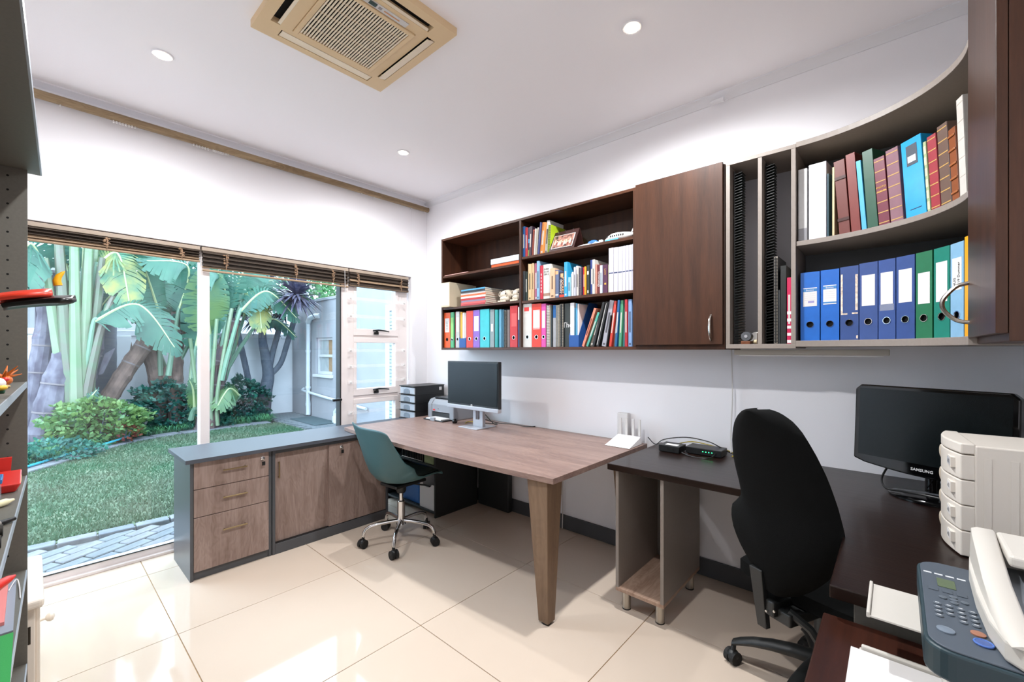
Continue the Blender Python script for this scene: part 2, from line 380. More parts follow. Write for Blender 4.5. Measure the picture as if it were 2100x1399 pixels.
# ------------------------------------------------------------------ ceiling: downlights and the cassette air conditioner
M_BULB = mat('lit bulb', 'fff4e0', .5, emit='ffedd2', estr=28)
names = ['ceiling downlight nearest the wall shelves', 'ceiling downlight nearest the tall bookcase', 'ceiling downlight nearest the room corner', 'ceiling downlight above the camera']
for (x, y), nm in zip(LAMP_SPOTS, names):
    t = thing('downlight', 'lit round white ' + nm, 'downlight', (x, y, CEIL), 0, 'recessed ceiling downlights')
    MB().lathe([(.030, -.001), (.030, -.006), (.042, -.006), (.046, -.001)], (x, y, CEIL), 24).build('rim', M_TRIMW, t, smooth=True)
    MB().lathe([(.0295, -.0065), (.0295, -.0085), (.015, -.0125), (.001, -.0135)], (x, y, CEIL), 20).build('bulb', M_BULB, t, smooth=True)
ax0, ax1, ay0, ay1 = .655, 1.308, 1.512, 2.165; zc = 2.797
ac = thing('air_conditioner', 'aged cream ceiling cassette air conditioner', 'air conditioner', ((ax0+ax1)/2, (ay0+ay1)/2, zc))
gx0, gx1, gy0, gy1 = ax0+.135, ax1-.128, ay0+.140, ay1-.115
pn = MB()
def ringpanel(mb, ox0, ox1, oy0, oy1, ix0, ix1, iy0, iy1, z0, z1):
    mb.box(ox0, oy0, z0, ix0, oy1, z1); mb.box(ix1, oy0, z0, ox1, oy1, z1); mb.box(ix0, oy0, z0, ix1, iy0, z1); mb.box(ix0, iy1, z0, ix1, oy1, z1)
# panel built around the four outlet slots
sl = .055
pn.box(ax0, ay0, zc, ax0+.045, ay1, CEIL); pn.box(ax1-.04, ay0, zc, ax1, ay1, CEIL); pn.box(ax0+.045, ay0, zc, ax1-.04, ay0+.04, CEIL); pn.box(ax0+.045, ay1-.035, zc, ax1-.04, ay1, CEIL)
pn.box(ax0+.045, ay0+.04, zc, ax0+.10, ay0+.11, CEIL); pn.box(ax1-.10, ay0+.04, zc, ax1-.04, ay0+.11, CEIL); pn.box(ax0+.045, ay1-.11, zc, ax0+.10, ay1-.035, CEIL); pn.box(ax1-.10, ay1-.11, zc, ax1-.04, ay1-.035, CEIL)
pn.box(ax0+.085, ay0+.11, zc, gx0, ay1-.11, CEIL); pn.box(gx1, ay0+.11, zc, ax1-.085, ay1-.11, CEIL); pn.box(ax0+.10, ay0+.085, zc, ax1-.10, ay0+.11, CEIL); pn.box(ax0+.10, ay1-.11, zc, ax1-.10, ay1-.085, CEIL)
pn.box(gx0, ay0+.11, zc, gx1, gy0, CEIL); pn.box(gx0, gy1, zc, gx1, ay1-.11, CEIL)
pn.build('panel', M_CREAM, ac, bevel=.0)
B(ax0+.02, ay0+.02, CEIL-.006, ax1-.02, ay1-.02, CEIL-.003).build('cavity', M_DARKHOLE, ac)
B(ax0+.088, ay0+.11, zc+.008, ax0+.092, ay1-.11, zc+.022)
for nm, M_, sz in (('louvre', frame_M((ax0+.079, (ay0+ay1)/2, zc+.002), (1,0,-.3), (0,1,0)), (.013, ay1-ay0-.23, .003)), ('louvre', frame_M((ax1-.062, (ay0+ay1)/2, zc-.003), (1,0,.25), (0,1,0)), (.04, ay1-ay0-.23, .004)),
                   ('louvre', frame_M(((ax0+ax1)/2, ay0+.078, zc+.004), (1,0,0), (0,1,-.4)), (ax1-ax0-.21, .014, .003)), ('louvre', frame_M(((ax0+ax1)/2, ay1-.060, zc+.002), (1,0,0), (0,1,.1)), (ax1-ax0-.21, .048, .004))):
    MB().obox(M_, *sz).build(nm, M_CREAM2, ac, bevel=.001, seg=1)
gr = MB(); ringpanel(gr, gx0+.002, gx1-.002, gy0+.002, gy1-.002, gx0+.022, gx1-.022, gy0+.022, gy1-.022, zc-.006, zc+.016)
grille = gr.build('grille', M_CREAM, ac, bevel=.002)
ns = 27
for k in range(ns):
    x = gx0+.022+(gx1-gx0-.044)*(k+.5)/ns
    B(x-.0033, gy0+.022, zc-.004, x+.0033, gy1-.022, zc-.0005).build('slat', M_CREAM2, grille)
for k in range(5):
    y = gy0+.022+(gy1-gy0-.044)*(k+1)/6
    B(gx0+.022, y-.002, zc+.004, gx1-.022, y+.002, zc+.010).build('cross_rib', M_CREAM, grille)
st = B(gx0+.02, gy0-.034, zc-.003, gx1-.06, gy0-.004, zc).build('display_strip', mat('pale grey label', 'c9c6c4', .4), ac)
B(gx0+.145, gy0-.030, zc-.0045, gx0+.178, gy0-.010, zc-.003).build('sensor_window', mat('sensor green', '1d2f2a', .2), ac)
B(gx0+.215, gy0-.021, zc-.004, gx0+.29, gy0-.016, zc-.003).build('orange_print', mat('orange print', 'c98a5a', .6), ac)
B(gx0+.188, gy0-.026, zc-.004, gx0+.203, gy0-.012, zc-.003).build('grey_print', mat('grey print', '8f8a8a', .6), ac)
# ------------------------------------------------------------------ low cabinets under the window
tag(B(.578, 2.998, .690, 2.655, 3.462, .7135).build('cabinet_worktop', M_CHARTOP, bevel=.0015), 'long charcoal worktop on the low cabinets under the window', 'worktop')
dp = thing('drawer_pedestal', 'three-drawer pedestal with oak fronts and charcoal sides', 'drawer unit', (.824, 3.24, 0))
bd = MB(); bd.box(.606, 3.032, 0, .622, 3.454, .69); bd.box(1.024, 3.04, 0, 1.042, 3.454, .69); bd.box(.622, 3.05, .045, 1.024, 3.454, .69); bd.box(.622, 3.046, 0, 1.024, 3.06, .045)
bd.build('body', M_CHAR, dp, bevel=.001, seg=1)
def lockkey(parent, x, y, z):
    k = MB().lathe([(.012, 0), (.012, .006), (.009, .008), (.003, .008)], (x, y, z), 16, Matrix.Rotation(PI/2, 3, 'X')).build('lock', M_CHROME, parent, smooth=True)
    m2 = MB(); m2.box(x-.0015, y-.028, z-.007, x+.0015, y-.006, z+.003)
    m2.build('key', M_CHROME, k); 
    m2 = MB(); m2.box(x-.010, y-.024, z-.042, x+.010, y-.019, z-.016); m2.build('key_fob', M_BLACK, k, bevel=.003)
def barhandle(parent, x0, x1, y, z, vert=False):
    m2 = MB()
    if vert: m2.box(x0-.004, y-.020, z-.055, x0+.004, y-.013, z+.055); m2.box(x0-.003, y-.014, z-.05, x0+.003, y+.001, z-.044); m2.box(x0-.003, y-.014, z+.044, x0+.003, y+.001, z+.05)
    else: m2.box(x0, y-.022, z-.004, x1, y-.014, z+.004); m2.box(x0+.006, y-.015, z-.003, x0+.013, y+.001, z+.003); m2.box(x1-.013, y-.015, z-.003, x1-.006, y+.001, z+.003)
    return m2.build('handle', M_BRASS, parent, bevel=.001, seg=1)
for z0, z1, hz in ((.050, .363, .262), (.367, .527, .455), (.531, .684, .620)):
    d = B(.624, 3.030, z0, 1.022, 3.050, z1).build('drawer', M_OAKV, dp, bevel=.001, seg=1)
    barhandle(d, .765, .895, 3.030, hz)
    if z1 > .6: lockkey(d, .985, 3.030, .648)
sc = thing('sliding_door_cabinet', 'low cabinet with two oak sliding doors and charcoal frame', 'cabinet', (1.475, 3.24, 0))
bd = MB(); bd.box(1.046, 3.036, 0, 1.064, 3.454, .69); bd.box(1.886, 3.036, 0, 1.904, 3.454, .69); bd.box(1.064, 3.036, .662, 1.886, 3.454, .69); bd.box(1.064, 3.036, .0, 1.886, 3.454, .068); bd.box(1.064, 3.40, .068, 1.886, 3.42, .662)
bd.build('body', M_CHAR, sc, bevel=.001, seg=1)
d = B(1.066, 3.062, .072, 1.474, 3.080, .660).build('sliding_door', M_OAKV, sc, bevel=.001, seg=1); barhandle(d, 1.092, 0, 3.062, .548, True)
d = B(1.424, 3.042, .072, 1.884, 3.060, .660).build('sliding_door', M_OAKV, sc, bevel=.001, seg=1); lockkey(d, 1.515, 3.042, .630)
B(1.066, 3.040, .064, 1.884, 3.082, .071).build('door_track', M_BLACK, sc)
# open shelf unit under the desk
ou = thing('open_shelf_unit', 'dark open shelf unit tucked under the far end of the oak desk', 'shelf unit', (2.37, 3.0, 0))
M_DK = mat('black-brown melamine', '26292a', .45)
bd = MB(); bd.box(2.14, 2.733, 0, 2.60, 2.751, .688); bd.box(2.14, 3.43, 0, 2.60, 3.448, .688); bd.box(2.58, 2.751, 0, 2.60, 3.43, .688); bd.box(2.14, 2.751, .670, 2.58, 3.43, .688)
bd.build('body', M_DK, ou, bevel=.001, seg=1)
for z in (.03, .40): B(2.142, 2.751, z, 2.58, 3.43, z+.016).build('shelf', M_DK, ou, bevel=.001, seg=1)
mg = thing('magazine_file', 'white cardboard magazine file on the low shelf behind the teal chair', 'magazine file', (2.25, 2.86, .046))
mm = MB(); mm.box(2.155, 2.765, .046, 2.40, 2.768, .30); mm.box(2.155, 2.957, .046, 2.40, 2.96, .30); mm.box(2.155, 2.768, .046, 2.40, 2.957, .049); mm.box(2.397, 2.768, .049, 2.40, 2.957, .30)
poly = [(2.768, .049), (2.957, .049), (2.957, .250)]+[(2.8625+.06*math.cos(a), .25-.03*math.sin(a)) for a in [PI*k/8 for k in range(9)]]+[(2.768, .25)]
mm.prism(poly, 2.155, 2.158, Matrix(((0,0,1,0),(1,0,0,0),(0,1,0,0),(0,0,0,1))))
mm.build('shell', M_PAPER, mg)
bc = thing('storage_crate', 'daylight-tinted plastic storage crate in the open shelf unit', 'crate', (2.27, 3.12, .046))
M_BLUEP = mat('daylight-tinted plastic', '1f5fa8', .4)  # bluish daylight from the window is put into the crate's colour
mm = MB(); mm.hexa([(2.17,2.99,.046),(2.50,2.99,.046),(2.50,3.26,.046),(2.17,3.26,.046)], [(2.15,2.97,.30),(2.52,2.97,.30),(2.52,3.28,.30),(2.15,3.28,.30)]); mm.build('tub', M_BLUEP, bc, bevel=.008)
B(2.14, 2.966, .30, 2.53, 3.285, .325).build('lid', mat('deep daylight-tinted plastic', '17467c', .4), bc, bevel=.006)
for y in (3.04, 3.2): B(2.138, y-.03, .27, 2.148, y+.03, .318).build('clip', M_BLUEP, bc, bevel=.003)
wr = thing('wire_file_rack', 'black wire file rack on the upper shelf behind the teal chair', 'file rack', (2.2, 3.02, .416))
mm = MB()
for k in range(13): 
    y = 2.93+.024*k; mm.tube([(2.16, y, .418), (2.16, y, .60), (2.40, y, .60)], .0022, 5)
mm.tube([(2.16, 2.925, .60), (2.16, 3.225, .60)], .0035, 6); mm.tube([(2.16, 2.925, .420), (2.16, 3.225, .420)], .0035, 6); mm.tube([(2.16, 2.925, .52), (2.16, 3.225, .52)], .0025, 6)
mm.build('wires', M_STEEL, wr)
tag(B(2.155, 2.775, .4165, 2.40, 2.90, .60).build('storage_box', mat('pale green card', '8b9a72', .7, noise=.2, nscale=10), bevel=.003), 'pale green cardboard box beside the wire rack', 'box')
# dark panel by the wall
tag(B(2.605, 2.37, 0, 2.655, 2.731, .688).build('side_panel', M_DK, bevel=.01), 'tall dark panel standing against the wall under the desk', 'panel')

# ------------------------------------------------------------------ oak desk with a bowed front
dk = thing('oak_desk', 'long weathered-oak desk with a bowed front edge', 'desk', (2.1, 2.2, 0))
poly = [(1.618, 1.19)]+[(1.618-.050*math.sin(PI*t/16)-.0, 1.19+2.015*t/16) for t in range(1, 16)]+[(1.622, 3.205), (2.632, 3.215), (2.632, 1.19)]
MB().prism(poly, .7145, .742, None).build('desktop', M_OAKY, dk, bevel=.0015)
def taper(x, y, dx, dy, w0, w1):
    a, b = w0/2, w1/2
    return MB().hexa([(x-b,y-b,.012),(x+b,y-b,.012),(x+b,y+b,.012),(x-b,y+b,.012)], [(x+dx-a,y+dy-a,.7145),(x+dx+a,y+dy-a,.7145),(x+dx+a,y+dy+a,.7145),(x+dx-a,y+dy+a,.7145)])
for x, y, dx, dy in ((1.690, 1.283, .0, .012), (2.535, 1.283, 0, .012)):
    q = taper(x, y, dx, dy, .125, .058).build('leg', wood('oak leg', '836a54', '6b5543', 'z', .5, 1, contrast=1.2), dk, bevel=.002)
    MB().cyl((x, y, 0), (x, y, .012), .024, n=14).build('foot', M_RUBBER, q)

# ------------------------------------------------------------------ dark L-shaped desk
dd = thing('dark_corner_desk', 'dark polished L-shaped corner desk', 'desk', (2.3, .3, 0))
arc = [(1.70+.29*math.cos(a), .415-.29*math.sin(a)) for a in [PI/2*k/10 for k in range(11)]]
poly = [(1.99, 1.118)]+arc+[(1.33, .125), (1.33, -.478), (2.672, -.478), (2.672, 1.118)]
MB().prism(poly, .723, .755).build('desktop', M_DESKD, dd, bevel=.003)
pm = MB(); pm.box(1.36, -.45, .0, 1.378, .078, .723); pm.box(1.378, .05, .55, 1.75, .066, .723); pm.box(1.75, -.45, 0, 1.768, .06, .723)
pm.build('end_panel', M_GREYP, dd, bevel=.001, seg=1)
pd = thing('pedestal_stand', 'open taupe computer stand on four steel feet under the dark desk', 'stand', (2.26, .955, 0))
B(2.015, 1.066, .118, 2.52, 1.083, .7225).build('side_panel', M_TAUPE, pd, bevel=.001, seg=1)
B(2.015, .829, .118, 2.52, .846, .7225).build('side_panel', M_TAUPE, pd, bevel=.001, seg=1)
B(2.015, .829, .100, 2.52, 1.083, .118).build('base_board', M_OAKX, pd, bevel=.001, seg=1)
B(2.50, .846, .118, 2.518, 1.066, .7225).build('back_panel', M_GREYP, pd)
for x in (2.062, 2.47):
    for y in (1.045, .867):
        q = MB().cyl((x, y, .006), (x, y, .100), .0215, n=18).build('leg', M_STEEL, pd, smooth=True); MB().cyl((x, y, 0), (x, y, .006), .022, n=18).build('foot', M_RUBBER, q)
# stand that carries the printer
ps = thing('printer_table', 'low red-brown wooden table under the large printer', 'table', (1.07, -.15, 0))
B(.80, -.45, .652, 1.335, .137, .680).build('table_top', wood('red-brown wood', '3e1f15', '1f0f0a', 'x', .35, 1.6, contrast=1.1, knots=False), ps, bevel=.003)
B(.82, -.43, 0, .845, .10, .652).build('side_panel', M_WENGEZ, ps); B(1.29, -.43, 0, 1.315, .10, .652).build('side_panel', M_WENGEZ, ps); B(.845, -.43, .1, 1.29, -.41, .652).build('back_panel', M_WENGEZ, ps)

# ------------------------------------------------------------------ wall units
XF = 2.375; XBK = 2.668; T = .018
bs = thing('wall_bookshelf', 'long dark wenge wall bookshelf with two bays', 'bookshelf', (2.52, 2.05, 1.345))
for nm, b, m in (('top', (XF, 1.141, 2.287, XBK, 2.951, 2.305), M_WENGEY), ('bottom', (XF, 1.141, 1.345, XBK, 2.951, 1.363), M_WENGEY), ('side_panel', (XF, 2.933, 1.363, XBK, 2.951, 2.287), M_WENGEZ), ('side_panel', (XF-.004, 1.141, 1.363, XBK, 1.161, 2.287), M_WENGEZ),
                 ('divider', (XF, 2.036, 1.363, XBK, 2.055, 2.287), M_WENGEZ), ('back_panel', (XBK-.006, 1.161, 1.363, XBK, 2.933, 2.287), M_WENGEZ),
                 ('shelf', (XF+.004, 2.055, 1.965, XBK-.006, 2.933, 1.983), M_WENGEY), ('shelf', (XF+.004, 2.055, 1.690, XBK-.006, 2.933, 1.708), M_WENGEY), ('shelf', (XF+.004, 1.161, 2.002, XBK-.006, 2.036, 2.020), M_WENGEY), ('shelf', (XF+.004, 1.161, 1.682, XBK-.006, 2.036, 1.700), M_WENGEY)):
    B(*b).build(nm, m, bs, bevel=.001, seg=1)
M_HANDLE = mat('satin nickel', 'c8c4bc', .25, metal=1)
cb = thing('wall_cupboard', 'dark wenge wall cupboard with one closed door', 'cupboard', (2.52, .9, 1.345))
B(XF, .655, 1.345, XBK, 1.1405, 2.302).build('body', M_WENGEZ, cb, bevel=.001, seg=1)
dr = B(XF-.020, .662, 1.372, XF-.001, 1.138, 2.308).build('door', M_WENGEZ, cb, bevel=.0015)
MB().tube(arcpts([(XF-.019, .718, 1.525), (XF-.040, .718, 1.50), (XF-.047, .718, 1.46), (XF-.040, .718, 1.42), (XF-.019, .718, 1.395)], 5), .0065, 8).build('handle', M_HANDLE, dr, smooth=True)
gu = thing('slot_unit', 'narrow taupe wall unit with two tall upright slots', 'shelf unit', (2.52, .5, 1.35))
for nm, b in (('top', (XF, .348, 2.287, XBK, .651, 2.306)), ('bottom', (XF, .348, 1.350, XBK, .651, 1.372)), ('side_panel', (XF, .632, 1.372, XBK, .651, 2.287)), ('side_panel', (XF, .3485, 1.372, XBK, .367, 2.287)), ('divider', (XF+.002, .488, 1.372, XBK, .506, 2.287))):
    B(*b).build(nm, M_TAUPE, gu, bevel=.001, seg=1)
B(XBK-.006, .367, 1.372, XBK, .632, 2.287).build('back_panel', mat('blue-grey back board', 'b4b4ba', .6), gu)
for y, lab in ((.605, 'left of the two black ribbed disc racks in the slot unit'), (.462, 'right of the two black ribbed disc racks in the slot unit')):
    t = thing('disc_rack', lab, 'disc rack', (2.44, y, 1.372), 0, 'ribbed disc racks')
    B(2.43, y+.018, 1.3725, 2.50, y+.022, 2.27).build('spine', M_BLACK, t)
    mm = MB()
    for k in range(62):
        z = 1.385+k*.0142; mm.hexa([(2.43, y-.016, z+.006), (2.50, y-.016, z+.006), (2.50, y+.018, z), (2.43, y+.018, z)], [(2.43, y-.016, z+.0085), (2.50, y-.016, z+.0085), (2.50, y+.018, z+.003), (2.43, y+.018, z+.003)])
    stuff(mm.build('ribs', mat('rack plastic', '1c2422', .3), t))
# curved corner unit
cu_ = thing('curved_corner_shelf', 'curved taupe corner shelf unit sweeping round to the cupboard', 'shelf unit', (2.4, 0, 1.358))
CX0, CY0, CA, CB_ = 1.946, .348, .429, .515
def curved(z0, z1, inset, m, nm, back=True):
    a, b = CA+inset, CB_+inset
    fr_ = [(CX0+a*math.cos(t), CY0-b*math.sin(t)) for t in [PI/2*k/20 for k in range(21)]]
    poly = [(XBK, CY0)]+fr_[:-1]+[(CX0+.0005, fr_[-1][1]), (CX0+.0005, YB+.005), (XBK, YB+.005)]
    return MB().prism(poly, z0, z1).build(nm, m, cu_, bevel=.001, seg=1)
curved(1.358, 1.386, 0, M_TAUPE, 'shelf'); curved(1.828, 1.850, .005, M_TAUPE, 'shelf'); curved(2.288, 2.312, 0, M_TAUPE, 'top')
M_DKBK = mat('dark grey back board', '55585a', .6)
B(XBK-.008, YB+.005, 1.386, XBK, CY0-.001, 1.828).build('back_panel', M_DKBK, cu_); B(XBK-.008, YB+.005, 1.85, XBK, CY0-.001, 2.288).build('back_panel', M_DKBK, cu_)
B(CX0+.001, YB+.004, 1.386, XBK-.008, YB+.012, 1.828).build('back_panel', M_DKBK, cu_); B(CX0+.001, YB+.004, 1.85, XBK-.008, YB+.012, 2.288).build('back_panel', M_DKBK, cu_)
rc = thing('tall_cupboard', 'tall dark wenge cupboard hung beside the curved shelf', 'cupboard', (1.7, -.32, 1.362))
B(1.444, YB+.003, 1.362, 1.9455, -.187, 2.81).build('body', M_WENGEZ, rc, bevel=.001, seg=1)
dr = B(1.446, -.186, 1.380, 1.9445, -.167, 2.80).build('door', M_WENGEZ, rc, bevel=.0015)
MB().tube(arcpts([(1.915, -.168, 1.548), (1.915, -.140, 1.54), (1.915, -.115, 1.51), (1.915, -.108, 1.487), (1.915, -.115, 1.462), (1.915, -.140, 1.435), (1.915, -.168, 1.427)], 5), .006, 8).build('handle', M_HANDLE, dr, smooth=True)
# unlit strip light under the units
sl_ = thing('strip_light', 'slim unlit strip light under the taupe wall unit', 'strip light', (2.5, .3, 1.318))
B(2.44, .02, 1.318, 2.48, .63, 1.345).build('housing', mat('beige metal', 'b0a89c', .5), sl_, bevel=.003); B(2.446, .04, 1.312, 2.474, .61, 1.318).build('diffuser', M_WHITEP, sl_)
tag(MB().tube(arcpts([(2.63, .692, 1.345), (2.635, .688, 1.1), (2.62, .690, .95), (2.60, .688, .84), (2.575, .680, .775)], 6), .0035, 6).build('cable', M_WHITEP), 'white cord hanging from the wall cupboard to the modem', 'cord')
# ------------------------------------------------------------------ books and files (y left, y right, height, lean, kind, colour, look)
ROW_A = [
  (2.038, 2.018, 0.226, 0.0, 'b', '1f5f9e', 'thin blue paperback'),
  (2.018, 1.999, 0.216, 0.0, 'b', 'c9363a', 'red and white softcover guide'),
  (1.998, 1.98, 0.214, 0.0, 'b', '22345c', 'navy softcover with a green foot'),
  (1.98, 1.961, 0.216, -0.012, 'b', '3a2b38', 'dark patterned softcover'),
  (1.961, 1.949, 0.192, -0.011, 'b', 'c56a5a', 'narrow coral paperback'),
  (1.948, 1.936, 0.199, -0.01, 'b', '7d93b8', 'grey-blue magazine'),
  (1.935, 1.926, 0.192, -0.012, 'b', 'd8d2c8', 'slim off-white booklet'),
  (1.925, 1.914, 0.199, -0.016, 'b', 'e9e2d0', 'cream booklet'),
  (1.914, 1.901, 0.224, -0.02, 'b', 'b8394a', 'crimson softcover'),
  (1.901, 1.89, 0.228, -0.024, 'b', '35417a', 'indigo softcover'),
  (1.89, 1.859, 0.225, -0.024, 'b', 'e08a3c', 'orange leaning paperback'),
  (1.857, 1.831, 0.236, -0.022, 'b', 'e8e6e4', 'tall white hardback'),
  (1.816, 1.793, 0.195, -0.011, 's', 'b4cf2a', 'lime green ring-bound book'),
]
ROW_B = [
  (2.053, 2.019, 0.219, 0.0, 'b', '3a3f42', 'low charcoal box book'),
  (2.018, 1.999, 0.215, 0.0, 'b', '23332c', 'low dark green book'),
  (1.997, 1.987, 0.27, 0.0, 'b', 'e6d3a8', 'thin cream booklet'),
  (1.986, 1.956, 0.264, 0.0, 'b', 'd9b98a', 'worn tan hardback'),
  (1.955, 1.94, 0.268, 0.0, 'b', 'ecc79a', 'pale apricot booklet'),
  (1.936, 1.909, 0.266, 0.0, 'b', 'b0607c', 'mauve hardback'),
  (1.907, 1.884, 0.275, 0.0, 'b', '86b4d8', 'tall light blue book'),
  (1.883, 1.859, 0.241, 0.0, 'b', 'c4243c', 'crimson book with white title'),
  (1.858, 1.789, 0.244, 0.0, 'b', 'e9e4dd', 'thick white hardback with black lettering'),
  (1.789, 1.75, 0.208, 0.0, 'b', 'efc09a', 'peach-spined thick paperback'),
  (1.749, 1.721, 0.193, 0.0, 'b', '5f6d8c', 'slate blue paperback with orange tag'),
  (1.72, 1.672, 0.175, 0.0, 'b', '26273f', 'navy pocket dictionary'),
  (1.671, 1.645, 0.236, 0.0, 'b', '2fa0cf', 'tall cyan hardback'),
  (1.644, 1.624, 0.131, 0.0, 'b', '9fd3ea', 'pale blue pamphlet'),
  (1.623, 1.611, 0.153, 0.0, 'b', 'dfe4e8', 'short white booklet'),
  (1.61, 1.599, 0.161, 0.0, 'b', 'e6e6ea', 'white booklet'),
  (1.598, 1.585, 0.194, 0.0, 'b', 'd6d8e2', 'tall pale grey booklet'),
  (1.584, 1.571, 0.201, 0.0, 'b', 'e4e0ea', 'tallest white booklet'),
  (1.57, 1.557, 0.192, 0.0, 'b', 'd8cfc6', 'beige booklet'),
  (1.556, 1.535, 0.185, 0.0, 's', '4a4060', 'purple wire-bound booklet'),
  (1.529, 1.513, 0.185, 0.0, 'b', 'c8202a', 'bright red book'),
  (1.512, 1.501, 0.185, 0.0, 'b', 'e8a21e', 'amber yellow book'),
  (1.499, 1.477, 0.193, 0.0, 'b', '1e2a26', 'black-green hardback with white emblem'),
  (1.474, 1.454, 0.225, 0.0, 'b', '2c3f86', 'tall royal blue book'),
  (1.453, 1.435, 0.222, 0.0, 'b', 'd9d6cf', 'tall ivory hardback'),
  (1.434, 1.423, 0.19, 0.0, 'b', 'c98a78', 'brown and pink paperback'),
  (1.422, 1.398, 0.187, 0.0, 'b', '6a2228', 'maroon textbook with white lettering'),
  (1.397, 1.381, 0.178, 0.0, 'b', 'd5e2f0', 'pale icy blue book'),
  (1.38, 1.347, 0.179, 0.0, 'b', '4f2746', 'plum textbook with gold star'),
  (1.346, 1.328, 0.177, 0.0, 'b', 'cdcf9f', 'pale olive book'),
]
ROW_C = [
  (2.034, 1.953, 0.315, 0.0, 'l', 'e6e2dd', 'white lever arch file with red corner sticker'),
  (1.951, 1.867, 0.309, 0.0, 'l', 'e03a24', 'scarlet lever arch file with white label'),
  (1.865, 1.826, 0.305, 0.0, 'l', 'd84aa6', 'narrow magenta lever arch file'),
  (1.824, 1.791, 0.294, 0.0, 's', 'e4ddc6', 'cream comb-bound report'),
  (1.789, 1.775, 0.291, 0.0, 'b', '23282a', 'thin black binder beside the comb-bound report'),
  (1.773, 1.743, 0.29, 0.0, 'b', 'b8b9bd', 'grey report with blue band'),
  (1.742, 1.71, 0.29, 0.0, 's', '8f8f8a', 'checkered wire-bound notebook'),
  (1.709, 1.678, 0.294, 0.0, 's', '23262a', 'black wire-bound notebook'),
  (1.677, 1.632, 0.294, 0.0, 'b', '2a2f2c', 'thick black binder with white script'),
  (1.534, 1.515, 0.245, -0.093, 'b', 'e88a70', 'salmon leaning hardback'),
  (1.51, 1.492, 0.218, -0.087, 'b', '58b5a4', 'mint leaning hardback'),
  (1.488, 1.463, 0.243, -0.083, 'b', '6e6258', 'taupe leaning hardback'),
  (1.456, 1.439, 0.28, -0.077, 'b', '1f2223', 'slim black leaning binder'),
  (1.436, 1.414, 0.282, -0.073, 'b', '26292b', 'black leaning binder with white stripe'),
  (1.4, 1.369, 0.29, -0.059, 'b', 'b9b9c4', 'broad grey leaning book'),
  (1.356, 1.349, 0.197, -0.032, 'b', '20262a', 'short black leaning booklet'),
  (1.341, 1.324, 0.285, -0.038, 'b', 'd8483a', 'red-orange leaning softcover'),
  (1.316, 1.303, 0.276, -0.029, 'b', '5a5044', 'olive-brown leaning softcover'),
  (1.294, 1.28, 0.287, -0.021, 'b', '1f5f96', 'blue leaning textbook'),
  (1.275, 1.257, 0.285, -0.016, 'b', '55a07a', 'green leaning textbook'),
  (1.251, 1.239, 0.284, -0.011, 'b', '3f7f86', 'teal textbook'),
  (1.226, 1.209, 0.286, 0.0, 'b', 'b02a34', 'dark red textbook'),
  (1.206, 1.183, 0.285, 0.0, 'b', '7fa0cf', 'light blue textbook'),
  (1.18, 1.163, 0.283, 0.0, 'b', '46526e', 'slate textbook at the shelf end'),
]
ROW_D = [
  (2.936, 2.857, 0.302, 0.0, 'l', 'e8591c', 'orange lever arch file with white label'),
  (2.852, 2.81, 0.303, 0.0, 'l', '4fae76', 'slim green lever arch file'),
  (2.807, 2.783, 0.301, 0.0, 'b', '8e2a3e', 'thin wine red folder'),
  (2.782, 2.738, 0.304, 0.0, 'l', 'c9c9c6', 'grey lever arch file with white label'),
  (2.65, 2.57, 0.302, 0.0, 'l', 'd83a2c', 'red lever arch file without a label'),
  (2.567, 2.492, 0.303, 0.0, 'l', '8a5fc0', 'purple lever arch file with white label'),
  (2.487, 2.384, 0.304, 0.0, 'l', '35bcc4', 'turquoise lever arch file'),
  (2.381, 2.335, 0.298, 0.0, 'b', '8d9a9c', 'grey binder with narrow white tag'),
  (2.333, 2.324, 0.293, 0.0, 'b', '2a2f30', 'black document sleeve'),
  (2.322, 2.292, 0.292, 0.0, 'b', '1f9a98', 'teal folder'),
  (2.283, 2.258, 0.293, 0.0, 'b', '5f9fbe', 'pale blue folder'),
  (2.257, 2.234, 0.29, 0.0, 'b', '2a6f8c', 'deep blue folder'),
  (2.232, 2.202, 0.282, 0.0, 's', '2c3032', 'black comb-bound report'),
  (2.198, 2.171, 0.284, 0.0, 'b', '7a6a66', 'brown-grey folder'),
  (2.163, 2.088, 0.309, 0.0, 'l', 'c4262a', 'deep red lever arch file'),
  (2.084, 2.066, 0.3, 0.0, 'b', '2b3f7a', 'navy and white folder'),
]
ROW_W = [
  (1.333, 1.299, 0.275, 0.0, 'b', 'c9c7d0', 'w'),
  (1.298, 1.27, 0.274, 0.0, 'b', 'c9c7d0', 'w'),
  (1.269, 1.24, 0.273, 0.0, 'b', 'c9c7d0', 'w'),
  (1.24, 1.219, 0.273, 0.0, 'b', 'c9c7d0', 'w'),
  (1.218, 1.197, 0.274, 0.0, 'b', 'c9c7d0', 'w'),
  (1.196, 1.177, 0.274, 0.0, 'b', 'c9c7d0', 'w'),
  (1.176, 1.158, 0.275, 0.0, 'b', 'c9c7d0', 'w'),
]
